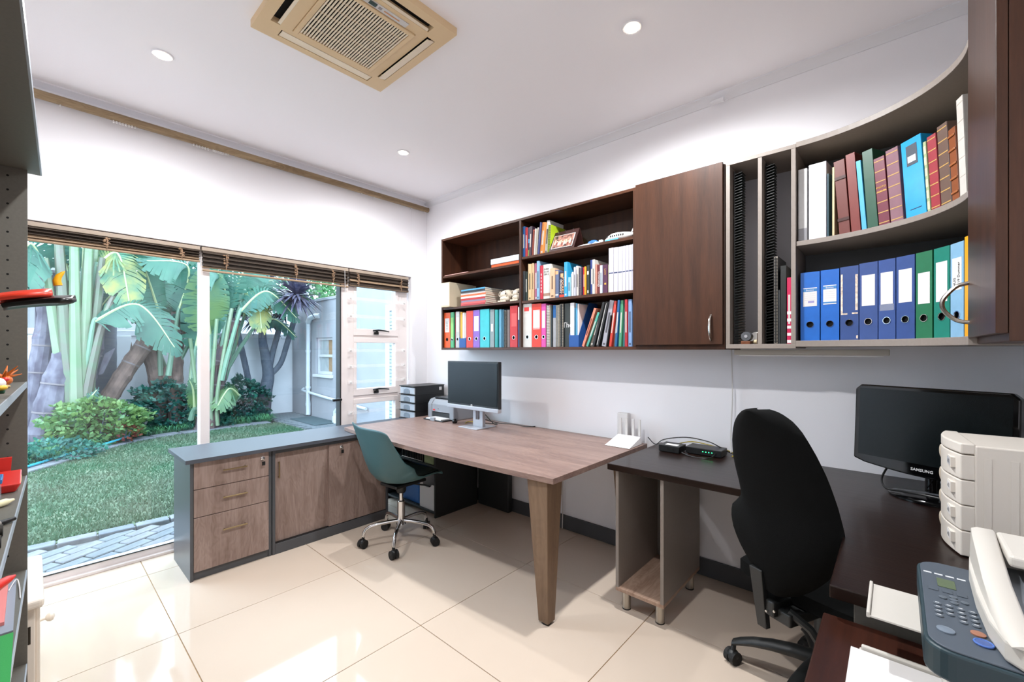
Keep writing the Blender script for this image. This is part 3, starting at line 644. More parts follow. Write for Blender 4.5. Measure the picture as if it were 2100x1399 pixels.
ROW_E = [
  (2.405, 0.335, 2.399, 0.259, 0.317, -0.0, 'l', '1668c4', 'bright blue lever arch file with printed label'),
  (2.398, 0.257, 2.384, 0.187, 0.318, -0.0, 'l', '1463bf', 'bright blue lever arch file with striped label'),
  (2.384, 0.185, 2.363, 0.119, 0.321, -0.0, 'l', '2f4a86', 'worn navy lever arch file with torn label'),
  (2.362, 0.118, 2.334, 0.056, 0.331, -0.0, 'l', '2f4a88', 'navy lever arch file beside the worn one'),
  (2.333, 0.055, 2.3, 0.001, 0.326, -0.0, 'l', '2c4a8c', 'navy lever arch file with tape under its label'),
  (2.299, -0.0, 2.256, -0.054, 0.338, -0.0, 'l', '2a4888', 'navy lever arch file beside the green one'),
  (2.254, -0.056, 2.207, -0.1, 0.334, -0.0, 'l', '1c6f4a', 'green lever arch file with short label'),
  (2.203, -0.103, 2.149, -0.141, 0.344, -0.0, 'l', '17806e', 'teal green lever arch file with tall label'),
  (2.148, -0.142, 2.088, -0.17, 0.345, -0.0, 'l', '86b4d4', 'pale blue lever arch file with typed label'),
  (2.086, -0.171, 2.067, -0.178, 0.335, -0.0, 'b', 'f0a81a', 'yellow folder beside the cupboard door'),
]
ROW_F = [
  (2.405, 0.345, 2.404, 0.307, 0.34, -0.003, 'b', 'd9d9d8', 'slim white and grey binder'),
  (2.403, 0.303, 2.395, 0.234, 0.349, -0.005, 'b', 'dcdbe2', 'thick plain white binder'),
  (2.395, 0.233, 2.393, 0.225, 0.289, -0.005, 'b', '2a4a58', 'thin dark teal booklet'),
  (2.391, 0.214, 2.389, 0.204, 0.31, -0.008, 'b', 'e2cfa4', 'cream album'),
  (2.385, 0.187, 2.372, 0.146, 0.333, -0.023, 'b', '6a2f26', 'brown leather album with strap'),
  (2.371, 0.144, 2.359, 0.11, 0.347, -0.023, 'b', '7a2e26', 'red-brown leather album'),
  (2.358, 0.108, 2.351, 0.09, 0.305, -0.023, 'b', '4fb0dc', 'sky blue slim album'),
  (2.35, 0.089, 2.332, 0.053, 0.336, -0.022, 'b', '20523c', 'dark green album'),
  (2.331, 0.052, 2.31, 0.016, 0.288, -0.022, 'b', '6e2438', 'maroon album with gold bands'),
  (2.309, 0.015, 2.281, -0.024, 0.303, -0.022, 'b', '8a6670', 'plastic-wrapped mauve album'),
  (2.277, -0.03, 2.223, -0.087, 0.309, -0.023, 'b', '1a9fdc', 'bright sky blue file with a picture on its spine'),
  (2.221, -0.088, 2.211, -0.097, 0.274, -0.02, 'b', 'a8b98a', 'green and cream album'),
  (2.209, -0.098, 2.18, -0.121, 0.285, -0.021, 'b', '9c2f3a', 'red album with gold bands'),
  (2.179, -0.122, 2.141, -0.146, 0.303, -0.022, 'b', '6f5a50', 'plastic-wrapped brown album'),
  (2.139, -0.147, 2.108, -0.162, 0.268, -0.023, 'b', '8a4a22', 'tan leather album with ribs'),
  (2.106, -0.163, 2.071, -0.176, 0.355, -0.025, 'b', 'ded8cf', 'tall white album'),
]
def M4(loc, rz=0, rx=0): return Matrix.Translation(Vector(loc)) @ Matrix.Rotation(rz, 4, 'Z') @ Matrix.Rotation(rx, 4, 'X')
def pivot(M, name, label, cat, group):
    o = bpy.data.objects.new(name, None); COL.objects.link(o); o.empty_display_size = .03
    o.matrix_world = M; o['label'] = label; o['category'] = cat; o['group'] = group; MW[o] = M; return o
def jit(h, k):
    return ''.join('%02x' % max(0, min(255, int(int(h[i:i+2], 16)*k))) for i in (0, 2, 4))
def spine_bits(e, M, w, h, look, col):
    """lettering and bands that show on the spine"""
    R3 = M.to_3x3()
    def tx(body, size, y, z, m, down=True, name='lettering'):
        text(name, body, size, M @ Vector((-.0006, y, z)), R3 @ Vector((0, 0, -1 if down else 1)), R3 @ Vector((0, -1 if down else 1, 0)), m, e)
    def band(z0, z1, c, nm='band', y0=None, y1=None, p=.0007):
        B(-p, -w/2+.0012 if y0 is None else y0, z0, .0002, w/2-.0012 if y1 is None else y1, z1).build(nm, mat('print '+c, c, .6), e, local=True)
    if 'dictionary' in look:
        tx('Pocket', .040, -w*.18, h*.48, mat('peach ink', 'e8b080', .6)); tx('Dictionary', .022, w*.2, h*.44, M_PAPER); band(.004, .020, 'e0452e'); band(h*.80, h*.94, 'e8a878', y0=-.010, y1=.012)
    elif 'black lettering' in look:
        band(.022, .042, '9a7a68')
        for k in range(3): tx(['ZUMA', 'IN DE NEDR', 'ZEN 2'][k], .011, 0, h*.86-.014*k, M_INK) if False else text('lettering', ['ZUMA', 'IN DE', 'ZEN 2'][k], .016, M @ Vector((-.0006, .006, h*.86-.018*k)), R3 @ Vector((0,-1,0)), R3 @ Vector((0,0,1)), M_INK, e)
    elif 'maroon textbook' in look: tx('Criminology', .020, 0, h*.5, M_PAPER)
    elif 'plum textbook' in look: band(h*.30, h*.36, 'd8a23a', y0=-.008, y1=.004); tx('LAW', .018, 0, h*.75, M_GOLD)
    elif 'white title' in look: tx('Fatima Meer on trial', .017, 0, h*.5, M_PAPER) if False else [band(h*(.2+.1*k), h*(.26+.1*k), 'f0d8d8', y0=-.003, y1=.003, nm='title') for k in range(6)]
    elif 'white emblem' in look: band(h*.68, h*.80, 'd8d8d0', y0=-.006, y1=.006, nm='emblem'); band(.012, .03, 'b8b8a8', y0=-.005, y1=.005, nm='emblem')
    elif 'orange tag' in look: band(h*.84, h*.96, 'e8a878', nm='tag'); band(.016, .026, 'dfe6ea')
    elif 'blue band' in look: band(h*.70, h-.002, '1f5f9e')
    elif 'green foot' in look: band(.004, .05, '8fae5a'); band(.10, .13, '4aa0cf')
    elif 'white script' in look:
        text('lettering', 'The', .050, M @ Vector((-.0006, -.002, h*.50)), R3 @ Vector((0,-1,0)), R3 @ Vector((0,.0,1)), M_PAPER, e)
    elif 'white stripe' in look: band(.01, h-.01, 'dcdcd8', y0=w*.05, y1=w*.25)
    elif 'gold bands' in look or 'plastic-wrapped' in look:
        for k in range(7): band(h*(.04+.15*k), h*(.04+.15*k)+.004, 'b8904e')
        if 'maroon' in look: text('lettering', 'PHOTO', .0105, M @ Vector((-.0008, 0, h*.56)), R3 @ Vector((0,-1,0)), R3 @ Vector((0,0,1)), M_GOLD, e); text('lettering', 'ALBUM', .0105, M @ Vector((-.0008, 0, h*.50)), R3 @ Vector((0,-1,0)), R3 @ Vector((0,0,1)), M_GOLD, e)
    elif 'ribs' in look:
        for k in range(5): B(-.004, -w/2, h*(.12+.19*k), .0005, w/2, h*(.12+.19*k)+.008).build('rib', mat('tan rib', '9c5c30', .4), e, local=True, bevel=.002)
    elif 'tall white album' in look:
        for k in range(6): band(h*(.04+.18*k), h*(.04+.18*k)+.002, 'b8b0a4')
    elif 'picture' in look:
        band(h*.66, h*.92, '3c4652', nm='picture', y0=-w*.28, y1=w*.26); band(h*.70, h*.78, 'c9d2d8', nm='picture', y0=-w*.2, y1=w*.2, p=.0009); band(.03, .033, '123a5a', y0=-w*.3, y1=w*.25, nm='signature')
    elif 'green and cream' in look:
        for k in range(6): band(h*(.05+.155*k), h*(.05+.155*k)+.03, 'd8cfa8')
    elif 'strap' in look: B(-.003, -w/2-.001, h*.18, .0005, w/2+.001, h*.22).build('strap', mat('strap leather', '3c1a14', .4), e, local=True); B(-.003, -w/2-.001, h*.74, .0005, w/2+.001, h*.78).build('strap', mat('strap leather', '3c1a14', .4), e, local=True)
    elif 'slim white and grey' in look: band(.004, h*.18, '8c8c90')
    elif 'narrow white tag' in look: band(h*.42, h*.62, 'eeeeea', y0=-w*.2, y1=w*.2, nm='tag')
    elif 'navy and white' in look: band(h*.68, h-.004, 'e8e8e8')
    elif w > .011 and not any(k in look for k in ('album', 'plain', 'folder', 'sleeve', 'binder', 'binding', 'cream', 'box book')):
        # plain title block in a lighter or darker tone of the cover
        lum = sum(int(col[i:i+2], 16) for i in (0, 2, 4))
        c = jit(col, .55) if lum > 420 else 'c8c4bc'
        yy = min(w*.22, .006); band(h*.30, h*.74, c, y0=-yy, y1=yy, nm='title')
        if w > .02: band(.010, .022, c, y0=-w*.25, y1=w*.25, nm='publisher_mark')
def make_book(M, w, h, d, kind, col, look, label, group):
    cat = {'b': 'book', 's': 'notebook', 'l': 'file'}[kind]
    nm = {'b': 'book', 's': 'spiral_notebook', 'l': 'lever_arch_file'}[kind]
    if any(k in look for k in ('binder', 'folder', 'sleeve')): nm, cat = 'folder', 'folder'
    if 'album' in look: nm, cat = 'photo_album', 'album'
    if 'sky blue file' in look: nm, cat = 'box_file', 'file'
    e = pivot(M, nm, label, cat, group)
    col = jit(col, .90 if min(int(col[i:i+2], 16) for i in (0, 2, 4)) > 150 else .95)
    glossy = .25 if 'plastic-wrapped' in look or 'sky blue file' in look else .45
    m = mat('cover '+col, col, glossy, noise=.05, nscale=25)
    t = min(.0022, w*.18)
    if kind == 'l':
        t = .0025; c = MB(); hx, hz, hr = 0, h*.235, min(.0125, w*.28)
        # spine plate with a round finger hole
        n = 16; ring = [(hr*math.cos(2*PI*k/n), hz+hr*math.sin(2*PI*k/n)) for k in range(n)]
        outer = []
        for k in range(n):
            a = 2*PI*k/n; ca, sa = math.cos(a), math.sin(a); q = 1/max(abs(ca), abs(sa)); q2 = (w/2)*q
            outer.append((max(-w/2, min(w/2, ca*q2)), hz+max(-w/2, min(w/2, sa*q2))))
        vs = [(0, y, z) for y, z in outer]+[(0, y, z) for y, z in ring]
        c.add(vs, [(k, (k+1) % n, n+(k+1) % n, n+k) for k in range(n)])
        zt, zbm = hz+w/2, hz-w/2
        c.add([(0,-w/2,zt),(0,w/2,zt),(0,w/2,h),(0,-w/2,h)], [(0,1,2,3)])
        if zbm > .001: c.add([(0,-w/2,0),(0,w/2,0),(0,w/2,zbm),(0,-w/2,zbm)], [(0,1,2,3)])
        c.box(.0001, -w/2, 0, d, -w/2+t, h); c.box(.0001, w/2-t, 0, d, w/2, h)
        c.build('cover', m, e, local=True)
        B(.012, -w/2+t, .004, .014, w/2-t, h-.006).build('liner', mat('file liner', '1a1b1c', .8), e, local=True)
        B(.016, -w/2+t+.001, .006, d-.01, w/2-t-.001, h-.02).build('pages', M_PAGES, e, local=True)
        tor = MB(); k2 = 24; tor.tube([(-.0012, (hr+.001)*math.cos(2*PI*k/k2), hz+(hr+.001)*math.sin(2*PI*k/k2)) for k in range(k2+1)], .0013, 6, caps=False)
        tor.build('finger_ring', M_CHROME if 'orange' not in look else M_BLACK, e, local=True, smooth=True)
        R3 = M.to_3x3()
        if 'red corner sticker' in look:
            B(-.0007, -w*.2, h*.83, 0, w*.36, h*.92).build('sticker', mat('red sticker', 'd8302c', .5), e, local=True); B(-.0006, -w*.36, h*.78, 0, w*.36, h*.785).build('ruled_line', mat('pale line', 'b8b0b0', .6), e, local=True)
        elif 'torn label' in look:
            for y0, y1, z0, z1 in ((w*.36, w*.46, .36, .90), (-w*.46, -w*.33, .40, .88), (w*.1, w*.46, .345, .365), (-w*.46, -w*.15, .35, .37), (-w*.47, -w*.38, .02, .06)): B(-.0006, y0, h*z0, 0, y1, h*z1).build('torn_paper', mat('torn paper', 'd8c4b0', .9, noise=.3, nscale=90), e, local=True)
        elif 'without a label' in look or look.startswith('turquoise') or 'deep red' in look or 'slim green' in look:
            if 'slim green' in look: B(-.0007, -w*.42, h*.25, 0, w*.42, h*.85).build('label', mat('green label', '8fc878', .7), e, local=True)
            if 'deep red' in look: B(-.0007, -w*.38, h*.5, 0, w*.30, h*.82).build('label', mat('faded red label', 'd05a5a', .7), e, local=True)
        else:
            z0, z1 = {'short label': (.40, .76), 'tall label': (.40, .84), 'typed label': (.50, .84), 'printed label': (.50, .77), 'striped label': (.51, .78)}.get(next((k for k in ('short label', 'tall label', 'typed label', 'printed label', 'striped label') if k in look), ''), (.44, .84))
            lab = B(-.0007, -w*.36, h*z0, 0, w*.36, h*z1).build('label', M_PAPER, e, local=True)
            if 'printed' in look or 'striped' in look:
                B(-.0010, -w*.36, h*(z1-.055), -.0007, w*.36, h*(z1-.012)).build('label_band', mat('label blue', '3f7fb8', .6), e, local=True)
                text('lettering', 'Bantex', .011, M @ Vector((-.0011, 0, h*(z1-.034))), R3 @ Vector((0,-1,0)), R3 @ Vector((0,0,1)), M_PAPER, e)
                if 'striped' in look: B(-.0010, -w*.36, h*(z0+.015), -.0007, w*.36, h*(z0+.035)).build('label_band', mat('label blue', '3f7fb8', .6), e, local=True)
                else: B(-.0010, -w*.22, h*(z0+.05), -.0007, w*.10, h*(z0+.08)).build('label_print', mat('violet print', '9a94c0', .7), e, local=True)
                for k in range(4): B(-.0009, -w*.28, h*(z0+.09+.03*k), -.0007, w*.28, h*(z0+.093+.03*k)).build('ruled_line', mat('pale line', 'b8b0b0', .6), e, local=True)
            if 'typed' in look:
                text('lettering', '119 Dummer', .0145, M @ Vector((-.0010, -w*.15, h*.67)), R3 @ Vector((0,0,1)), R3 @ Vector((0,1,0)), M_INK, e)
                text('lettering', 'HUIS', .0145, M @ Vector((-.0010, w*.16, h*.585)), R3 @ Vector((0,0,1)), R3 @ Vector((0,1,0)), M_INK, e)
            if 'scarlet' in look:
                for k in (.415, .845): B(-.0007, -w*.36, h*k, 0, w*.36, h*(k+.012)).build('label_line', M_PAPER, e, local=True)
            if look.startswith('orange'):
                text('lettering', 'BELASTING', .018, M @ Vector((-.0010, 0, h*.64)), R3 @ Vector((0,0,1)), R3 @ Vector((0,1,0)), mat('pencil grey', '777777', .8), e) if False else [B(-.0009, -w*.10, h*(.50+.045*k), -.0007, w*.12, h*(.52+.045*k)).build('handwriting', mat('pencil grey', '777777', .8), e, local=True) for k in range(6)]
            if 'tape' in look: B(-.0006, -w*.42, h*.36, 0, w*.42, h*.44).build('tape', mat('clear tape', 'b8c0d8', .3, alpha=.35), e, local=True)
        return e
    if kind == 's':
        c = MB(); c.box(.004, -w/2, 0, d, -w/2+t, h); c.box(.004, w/2-t, 0, d, w/2, h); c.build('cover', m, e, local=True)
        B(.006, -w/2+t+.0005, .002, d-.002, w/2-t-.0005, h-.002).build('pages', M_PAGES, e, local=True)
        c = MB(); nr = 26; rr = max(.003, w*.42)
        for k in range(nr):
            z = h*(.03+.94*k/(nr-1)); pts = [(.006-rr*math.cos(a)*.9, rr*math.sin(a), z) for a in [(-1.9+3.8*q/8) for q in range(9)]]
            c.tube(pts, .0012, 4, caps=False)
        c.build('coil', M_STEEL if 'wire-bound' in look and 'black' not in look else M_BLACK, e, local=True)
        B(.001, -rr*.5, .004, .003, rr*.5, h-.004).build('spine_strip', m if 'cream' not in look else M_PAPER, e, local=True)
        return e
    c = MB(); c.box(0, -w/2, 0, t, w/2, h); c.box(t, -w/2, 0, d, -w/2+t, h); c.box(t, w/2-t, 0, d, w/2, h)
    c.build('cover', m, e, local=True, bevel=min(.0012, t*.4), seg=1)
    B(t, -w/2+t, .002, d-.003, w/2-t, h-.0025).build('pages', M_PAGES, e, local=True)
    spine_bits(e, M, w, h, look, col)
    return e
ORD = ['first', 'second', 'third', 'fourth', 'fifth', 'sixth', 'seventh', 'eighth', 'ninth', 'tenth']
def straight_row(rows, zb, where, group, depth):
    for i, (y0, y1, h, lean, kind, col, look) in enumerate(rows):
        w_ = (y0-y1)-.0012; d = depth if kind != 'l' else .255
        if lean:
            a = math.atan2(-lean, h); hh = math.hypot(h, lean)-.002; ww = max(.006, w_*math.cos(a))
            # pivot on the lower right edge
            M = Matrix.Translation((XF+.02+.012*(i % 3), y1+.0006, zb+.0005)) @ Matrix.Rotation(a, 4, 'X') @ Matrix.Translation((0, ww/2, 0))
        else:
            hh, ww = h, w_; M = M4((XF+.02+(.006*(i % 3) if kind == 'b' else 0), (y0+y1)/2, zb+.0005))
        make_book(M, ww, hh, min(d, .26), kind, col, look, look+' on the '+where, group)
straight_row(ROW_A, 2.02, 'top shelf beside the photo calendar', 'books on the top right shelf', .17)
straight_row(ROW_B, 1.70, 'middle shelf of the right bay', 'books on the middle right shelf', .18)
straight_row(ROW_C, 1.363, 'bottom shelf of the right bay', 'books and files on the bottom right shelf', .21)
straight_row(ROW_D, 1.363, 'bottom shelf of the left bay', 'files on the bottom left shelf', .22)
for i, (y0, y1, h, *_r) in enumerate(ROW_W):
    e = pivot(M4((XF+.016, (y0+y1)/2, 1.7005)), 'book', 'white volume with blue band, %s from the left in its matching set' % ORD[i], 'book', 'matching white volumes')
    w_ = (y0-y1)-.0022; c = MB(); c.box(0, -w_/2, 0, .002, w_/2, h); c.box(.002, -w_/2, 0, .18, -w_/2+.0015, h); c.box(.002, w_/2-.0015, 0, .18, w_/2, h); c.build('cover', mat('white volume', 'bdbbc6', .55), e, local=True, bevel=.0006, seg=1)
    B(.002, -w_/2+.0015, .001, .178, w_/2-.0015, h-.002).build('pages', M_PAGES, e, local=True)
    B(-.0006, -w_/2+.001, h*.42, 0, w_/2-.001, h*.445).build('band', mat('dark blue band', '3c4668', .6), e, local=True)
for rows, zb, grp in ((ROW_E, 1.386, 'files on the curved lower shelf'), (ROW_F, 1.850, 'albums on the curved upper shelf')):
    for i, (xl, yl, xr, yr, h, lean, kind, col, look) in enumerate(rows):
        a = Vector((xl, yl, 0)); b = Vector((xr, yr, 0)); w_ = (a-b).length-.002; uy = (a-b).normalized(); ux = Vector((uy.y, -uy.x, 0))
        if ux.dot(Vector((1, -.3, 0))) < 0: ux = -ux
        R = Matrix((ux, uy, Vector((0,0,1)))).transposed().to_4x4(); h = min(h, .325) if kind == 'l' else h
        dpt = .245 if kind == 'l' else .20
        if lean < -.012:   # top tips to the left: pivot on the lower left edge
            an = math.atan2(-lean, h); M = Matrix.Translation(a+Vector((0,0,zb+.0005))) @ R @ Matrix.Rotation(-an, 4, 'X') @ Matrix.Translation((0, -w_*math.cos(an)/2, 0)); w_ *= math.cos(an)
        else: M = Matrix.Translation((a+b)/2+Vector((0,0,zb+.0005))) @ R
        make_book(M, w_, h, dpt, kind, col, look, look+(' on the curved lower shelf' if zb < 1.5 else ' on the curved upper shelf'), grp)
# ------------------------------------------------------------------ other things on the wall shelves
t = thing('archive_box', 'cream cardboard archive box sticking out of the left bay', 'box', (2.48, 2.85, 1.7085))
B(2.335, 2.795, 1.7085, 2.645, 2.905, 1.915).build('carton', mat('cream card', 'd8cbb0', .8), t, bevel=.002); B(2.3335, 2.800, 1.722, 2.335, 2.900, 1.905).build('label', M_PAPER, t)
for k in range(4): B(2.333, 2.82, 1.75+.03*k, 2.3335, 2.88, 1.752+.03*k).build('ruled_line', mat('pale line', 'b8b0b0', .6), t)
MAGC = [('b03a3e', 'red'), ('c85a58', 'coral red'), ('8a7a8e', 'mauve-grey'), ('b8302e', 'deep red'), ('e8e0dc', 'white-spined'), ('d8683c', 'orange'), ('c8c8c8', 'pale grey'), ('2c2f33', 'black'), ('4f9cc8', 'sky blue')]
z = 1.7085
for i, (c, nm) in enumerate(MAGC):
    h = .0155 if i < 8 else .012; dx = RND.uniform(-.004, .004)
    e = thing('magazine', '%s magazine, %s' % (nm, ['lowest of the flat stack in the left bay', 'second from the bottom of the flat stack', 'third from the bottom of the flat stack', 'fourth from the bottom of the flat stack', 'in the middle of the flat stack', 'fourth from the top of the flat stack', 'third from the top of the flat stack', 'just under the top of the flat stack', 'on top of the flat stack in the left bay'][i]), 'magazine', (2.5, 2.57, z), 0, 'flat stack of magazines')
    x0 = 2.392+dx; y0, y1 = 2.425+RND.uniform(-.005, .005), 2.715+RND.uniform(-.006, .006)
    m2 = MB(); m2.box(x0, y0, z, x0+.0015, y1, z+h-.0005); m2.box(x0+.0015, y0, z, x0+.21, y1, z+.0012); m2.box(x0+.0015, y0, z+h-.0017, x0+.21, y1, z+h-.0005); m2.build('cover', mat('cover '+c, c, .45), e)
    B(x0+.0015, y0+.001, z+.0012, x0+.208, y1-.001, z+h-.0017).build('pages', M_PAGES, e); z += h
M_BONE = mat('bone', 'cfc4b2', .6, noise=.12, nscale=30, bump=.15, bscale=80)
for y, s, lab in ((2.245, 1.0, 'whole pale bone-coloured head ornament beside the magazines'), (2.118, 1.0, 'pale bone-coloured head ornament half hidden by the shelf divider')):
    e = thing('head_ornament', lab, 'ornament', (2.47, y, 1.7085), 0, 'pale head ornaments')
    m2 = MB(); m2.ball((2.475, y, 1.765), .085, .058, .046, 20, 12); m2.ball((2.43, y-.005, 1.735), .045, .045, .028, 16, 8); m2.build('skull', M_BONE, e, smooth=True)
    for dy in (-.030, .028):
        m2 = MB(); m2.tube([(2.405+.004*math.cos(a), y+dy+.018*math.cos(a), 1.772+.018*math.sin(a)) for a in [2*PI*k/14 for k in range(15)]], .003, 5, caps=False); m2.build('eye_ring', M_BONE, e, smooth=True)
        MB().ball((2.404, y+dy, 1.772), .008, .005, .005).build('pupil', M_INK, e, smooth=True)
    m2 = MB()
    for k in range(7): m2.box(2.385, y-.036+.011*k, 1.7087, 2.40, y-.028+.011*k, 1.722)
    m2.build('teeth', mat('pale tooth', 'e2d8c4', .5), e, bevel=.002)
tag(B(2.385, 2.065, 1.9835, 2.58, 2.35, 2.005).build('book', mat('orange cover', 'e0581e', .45), bevel=.002), 'orange book lying flat under the white one in the left bay', 'book')
e = thing('boxed_book', 'white and pale blue book lying on the orange one', 'book', (2.48, 2.2, 2.0055)); B(2.380, 2.062, 2.0055, 2.58, 2.352, 2.047).build('cover', mat('pale ice blue', 'cfdfe8', .4), e, bevel=.002); B(2.3795, 2.075, 2.014, 2.380, 2.10, 2.040).build('barcode', M_PAPER, e)
tag(B(2.382, 2.62, 1.9832, 2.56, 2.915, 1.988).build('brochure', mat('pink brochure', 'd8a8a0', .5)), 'thin pink brochure lying on the upper left shelf', 'brochure')
# blue magazine files with papers
def mag_file(y0, y1, label, papers):
    e = thing('magazine_file', label, 'magazine file', (2.5, (y0+y1)/2, 1.3635), 0, 'blue magazine files')
    mb = mat('blue file card', '1b4f94', .5); t = .002; m2 = MB(); z = 1.3635
    m2.box(2.392, y1, z, 2.394, y0, z+.078); m2.box(2.394, y1, z, 2.63, y0, z+.002)
    for y in (y1, y0-t):
        poly = [(2.394, z+.002), (2.63, z+.002), (2.63, z+.30), (2.52, z+.30), (2.394, z+.078)]
        m2.prism(poly, y, y+t, Matrix(((1,0,0,0),(0,0,1,0),(0,1,0,0),(0,0,0,1))))
    m2.box(2.628, y1+t, z+.002, 2.63, y0-t, z+.30); m2.build('shell', mb, e)
    yy = y0-t-.001
    for k, (w_, h, c, nm) in enumerate(papers):
        w_ = min(w_, yy-y1-t-.001)
        tag(B(2.402+.004*k, yy-w_+.0004, z+.0025, 2.60, yy, z+h).build('booklet', mat('cover '+c, c, .6), bevel=.0008, seg=1), nm, 'booklet', 'booklets in the blue magazine files'); yy -= w_
mag_file(2.735, 2.655, 'blue magazine file between the grey and the red lever arch files', [(.022, .300, 'dba63a', 'mustard yellow booklet in the left blue magazine file'), (.026, .292, 'e8e6e2', 'white booklet beside the mustard one in a blue magazine file'), (.014, .288, 'd8d6d4', 'pale grey booklet in the left blue magazine file')])
mag_file(1.629, 1.553, 'blue magazine file next to the thick black binder', [(.03, .295, 'e6e6ea', 'wide white booklet in the right blue magazine file'), (.010, .26, '2f6f8c', 'dark teal booklet in the right blue magazine file'), (.010, .29, '5fa8d0', 'light blue booklet in the right blue magazine file'), (.012, .285, 'e8dcd8', 'blush white booklet in the right blue magazine file')])
# flip photo calendar
e = thing('photo_calendar', 'dark brown flip photo calendar with a family picture', 'calendar', (2.44, 1.69, 2.0205))
for a, b in (((2.385, 2.0205), (2.455, 2.165)), ((2.525, 2.0205), (2.457, 2.165))):
    d = Vector((b[0]-a[0], 0, b[1]-a[1])); c = Vector(((a[0]+b[0])/2, 1.688, (a[1]+b[1])/2)); MB().obox(frame_M(c, (0,-1,0), d), .205, d.length, .004).build('panel', mat('brown leatherette', '3a1f1c', .45), e)
d = Vector((.07, 0, .1445)).normalized(); nrm = Vector((-d.z, 0, d.x)); c = Vector((2.415, 1.690, 2.083))
MB().obox(frame_M(c+nrm*.005, (0,-1,0), d), .172, .108, .003).build('mount', M_PAPER, e)
pm_ = mat('family photo print', 'c08a78', .3, noise=.6, nscale=45, col2='3a2c2c'); ph = MB().obox(frame_M(c+nrm*.0072, (0,-1,0), d), .164, .100, .001).build('photo', pm_, e)
for k in range(9):
    q = c+nrm*.0080+Vector((0, -.062+.0155*k, 0))+d*(RND.uniform(-.012, .012)); MB().obox(frame_M(q, (0,-1,0), d), .011, .013, .0006).build('face', mat('print skin', 'dcae96', .4), e)
    MB().obox(frame_M(q-d*.02, (0,-1,0), d), .013, .026, .0005).build('shirt', mat('print shirt %d' % (k % 3), ['e6d8d0', '8a4a40', 'd0b0a0'][k % 3], .4), e)
for y in (1.63, 1.69, 1.75): MB().tube([(2.456+.013*math.cos(a), y, 2.162+.013*math.sin(a)) for a in [2*PI*k/14 for k in range(15)]], .0012, 5, caps=False).build('ring', M_CHROME, e, smooth=True)
# toys beside the calendar
e = thing('toy_boat', 'small white toy boat with a blue cabin', 'toy', (2.42, 1.48, 2.0205))
m2 = MB(); m2.prism([(2.40, 1.385), (2.40, 1.53), (2.42, 1.585), (2.44, 1.53), (2.44, 1.385)], 2.0205, 2.033); m2.build('hull', M_WHITEP, e, bevel=.003)
MB().ball((2.42, 1.462, 2.034), .022, .040, .020).build('cabin', mat('toy blue', '3a6fa8', .4), e, smooth=True); B(2.41, 1.39, 2.033, 2.43, 1.415, 2.045).build('stern', M_WHITEP, e, bevel=.003)
e = thing('toy_airplane', 'small white toy airplane with dark windows at the shelf end', 'toy', (2.42, 1.27, 2.0205))
m2 = MB(); ys_ = [1.375, 1.365, 1.345, 1.32, 1.28, 1.24, 1.21, 1.185, 1.165]; rr = [.004, .012, .019, .025, .026, .024, .018, .011, .005]
m2.tube([(2.42, y, 2.0215+max(r*.95, .012)+max(0, 1.24-y)*.22) for y, r in zip(ys_, rr)], rr, 16); m2.build('fuselage', M_WHITEP, e, smooth=True, angle=80)
for k in range(7): B(2.3925, 1.318-.014*k, 2.045, 2.397, 1.326-.014*k, 2.053).build('window', M_INK, e)
B(2.398, 1.345, 2.047, 2.404, 1.354, 2.056).build('cockpit_window', M_INK, e)
MB().hexa([(2.418,1.195,2.06),(2.422,1.195,2.06),(2.422,1.164,2.065),(2.418,1.164,2.065)], [(2.419,1.178,2.092),(2.421,1.178,2.092),(2.421,1.163,2.092),(2.419,1.163,2.092)]).build('tail_fin', M_WHITEP, e)
B(2.394, 1.27, 2.0208, 2.398, 1.36, 2.030).build('belly_stripe', mat('toy sky blue', '4fa8d8', .4), e)
# in the slots
e = thing('small_speaker', 'small dark grey round speaker on a wooden block in the slot unit', 'speaker', (2.42, .562, 1.372))
B(2.40, .545, 1.3725, 2.47, .588, 1.388).build('block', wood('brown block', '7a4a30', '5a3320', 'y', .4), e, bevel=.002)
MB().cyl((2.402, .565, 1.412), (2.45, .565, 1.412), .023, n=20).build('drum', mat('grey mesh', '4a4c50', .6), e, smooth=True); MB().cyl((2.400, .565, 1.412), (2.403, .565, 1.412), .008, n=14).build('emblem', M_SILVER, e)
tag(MB().cyl((2.52, .545, 1.405), (2.53, .545, 1.405), .032, n=24).build('round_clock', M_WHITEP, bevel=.002), 'round white disc clock behind the small speaker', 'clock')
tag(MB().ball((2.45, .530, 1.384), .02, .016, .0115).build('shell_ornament', mat('shell', 'cdbb96', .5), smooth=True), 'small tan shell beside the speaker in the slot unit', 'shell')
tag(B(2.40, .509, 1.3725, 2.50, .516, 1.428).build('card_case', mat('dark brown case', '4a3c30', .5), bevel=.002), 'small dark brown card case against the slot divider', 'case')
grp = 'notebooks in the right slot'
for y0, y1, h, kd, c, lk, ln in ((.444, .425, .425, 's', '1c1d1f', 'black comb-bound report in the right slot', 0), (.4235, .416, .26, 'b', '2a2d30', 'thin short black folder in the right slot', 0), (.415, .390, .375, 'b', '161a18', 'tall glossy black folder in the right slot', 0), (.388, .3695, .315, 'b', 'c4164e', 'pink notebook with white dashes in the right slot', 0)):
    e = make_book(M4((XF+.025, (y0+y1)/2, 1.3725)), y0-y1-.001, h, .21, kd, c, lk.replace('report', 'album ') if False else lk, lk, grp)
    if 'pink' in lk:
        for k in range(5): B(-.001, -.008, .004+.034*k, -.0002, .008, .018+.034*k).build('white_dash', M_PAPER, e, local=True)

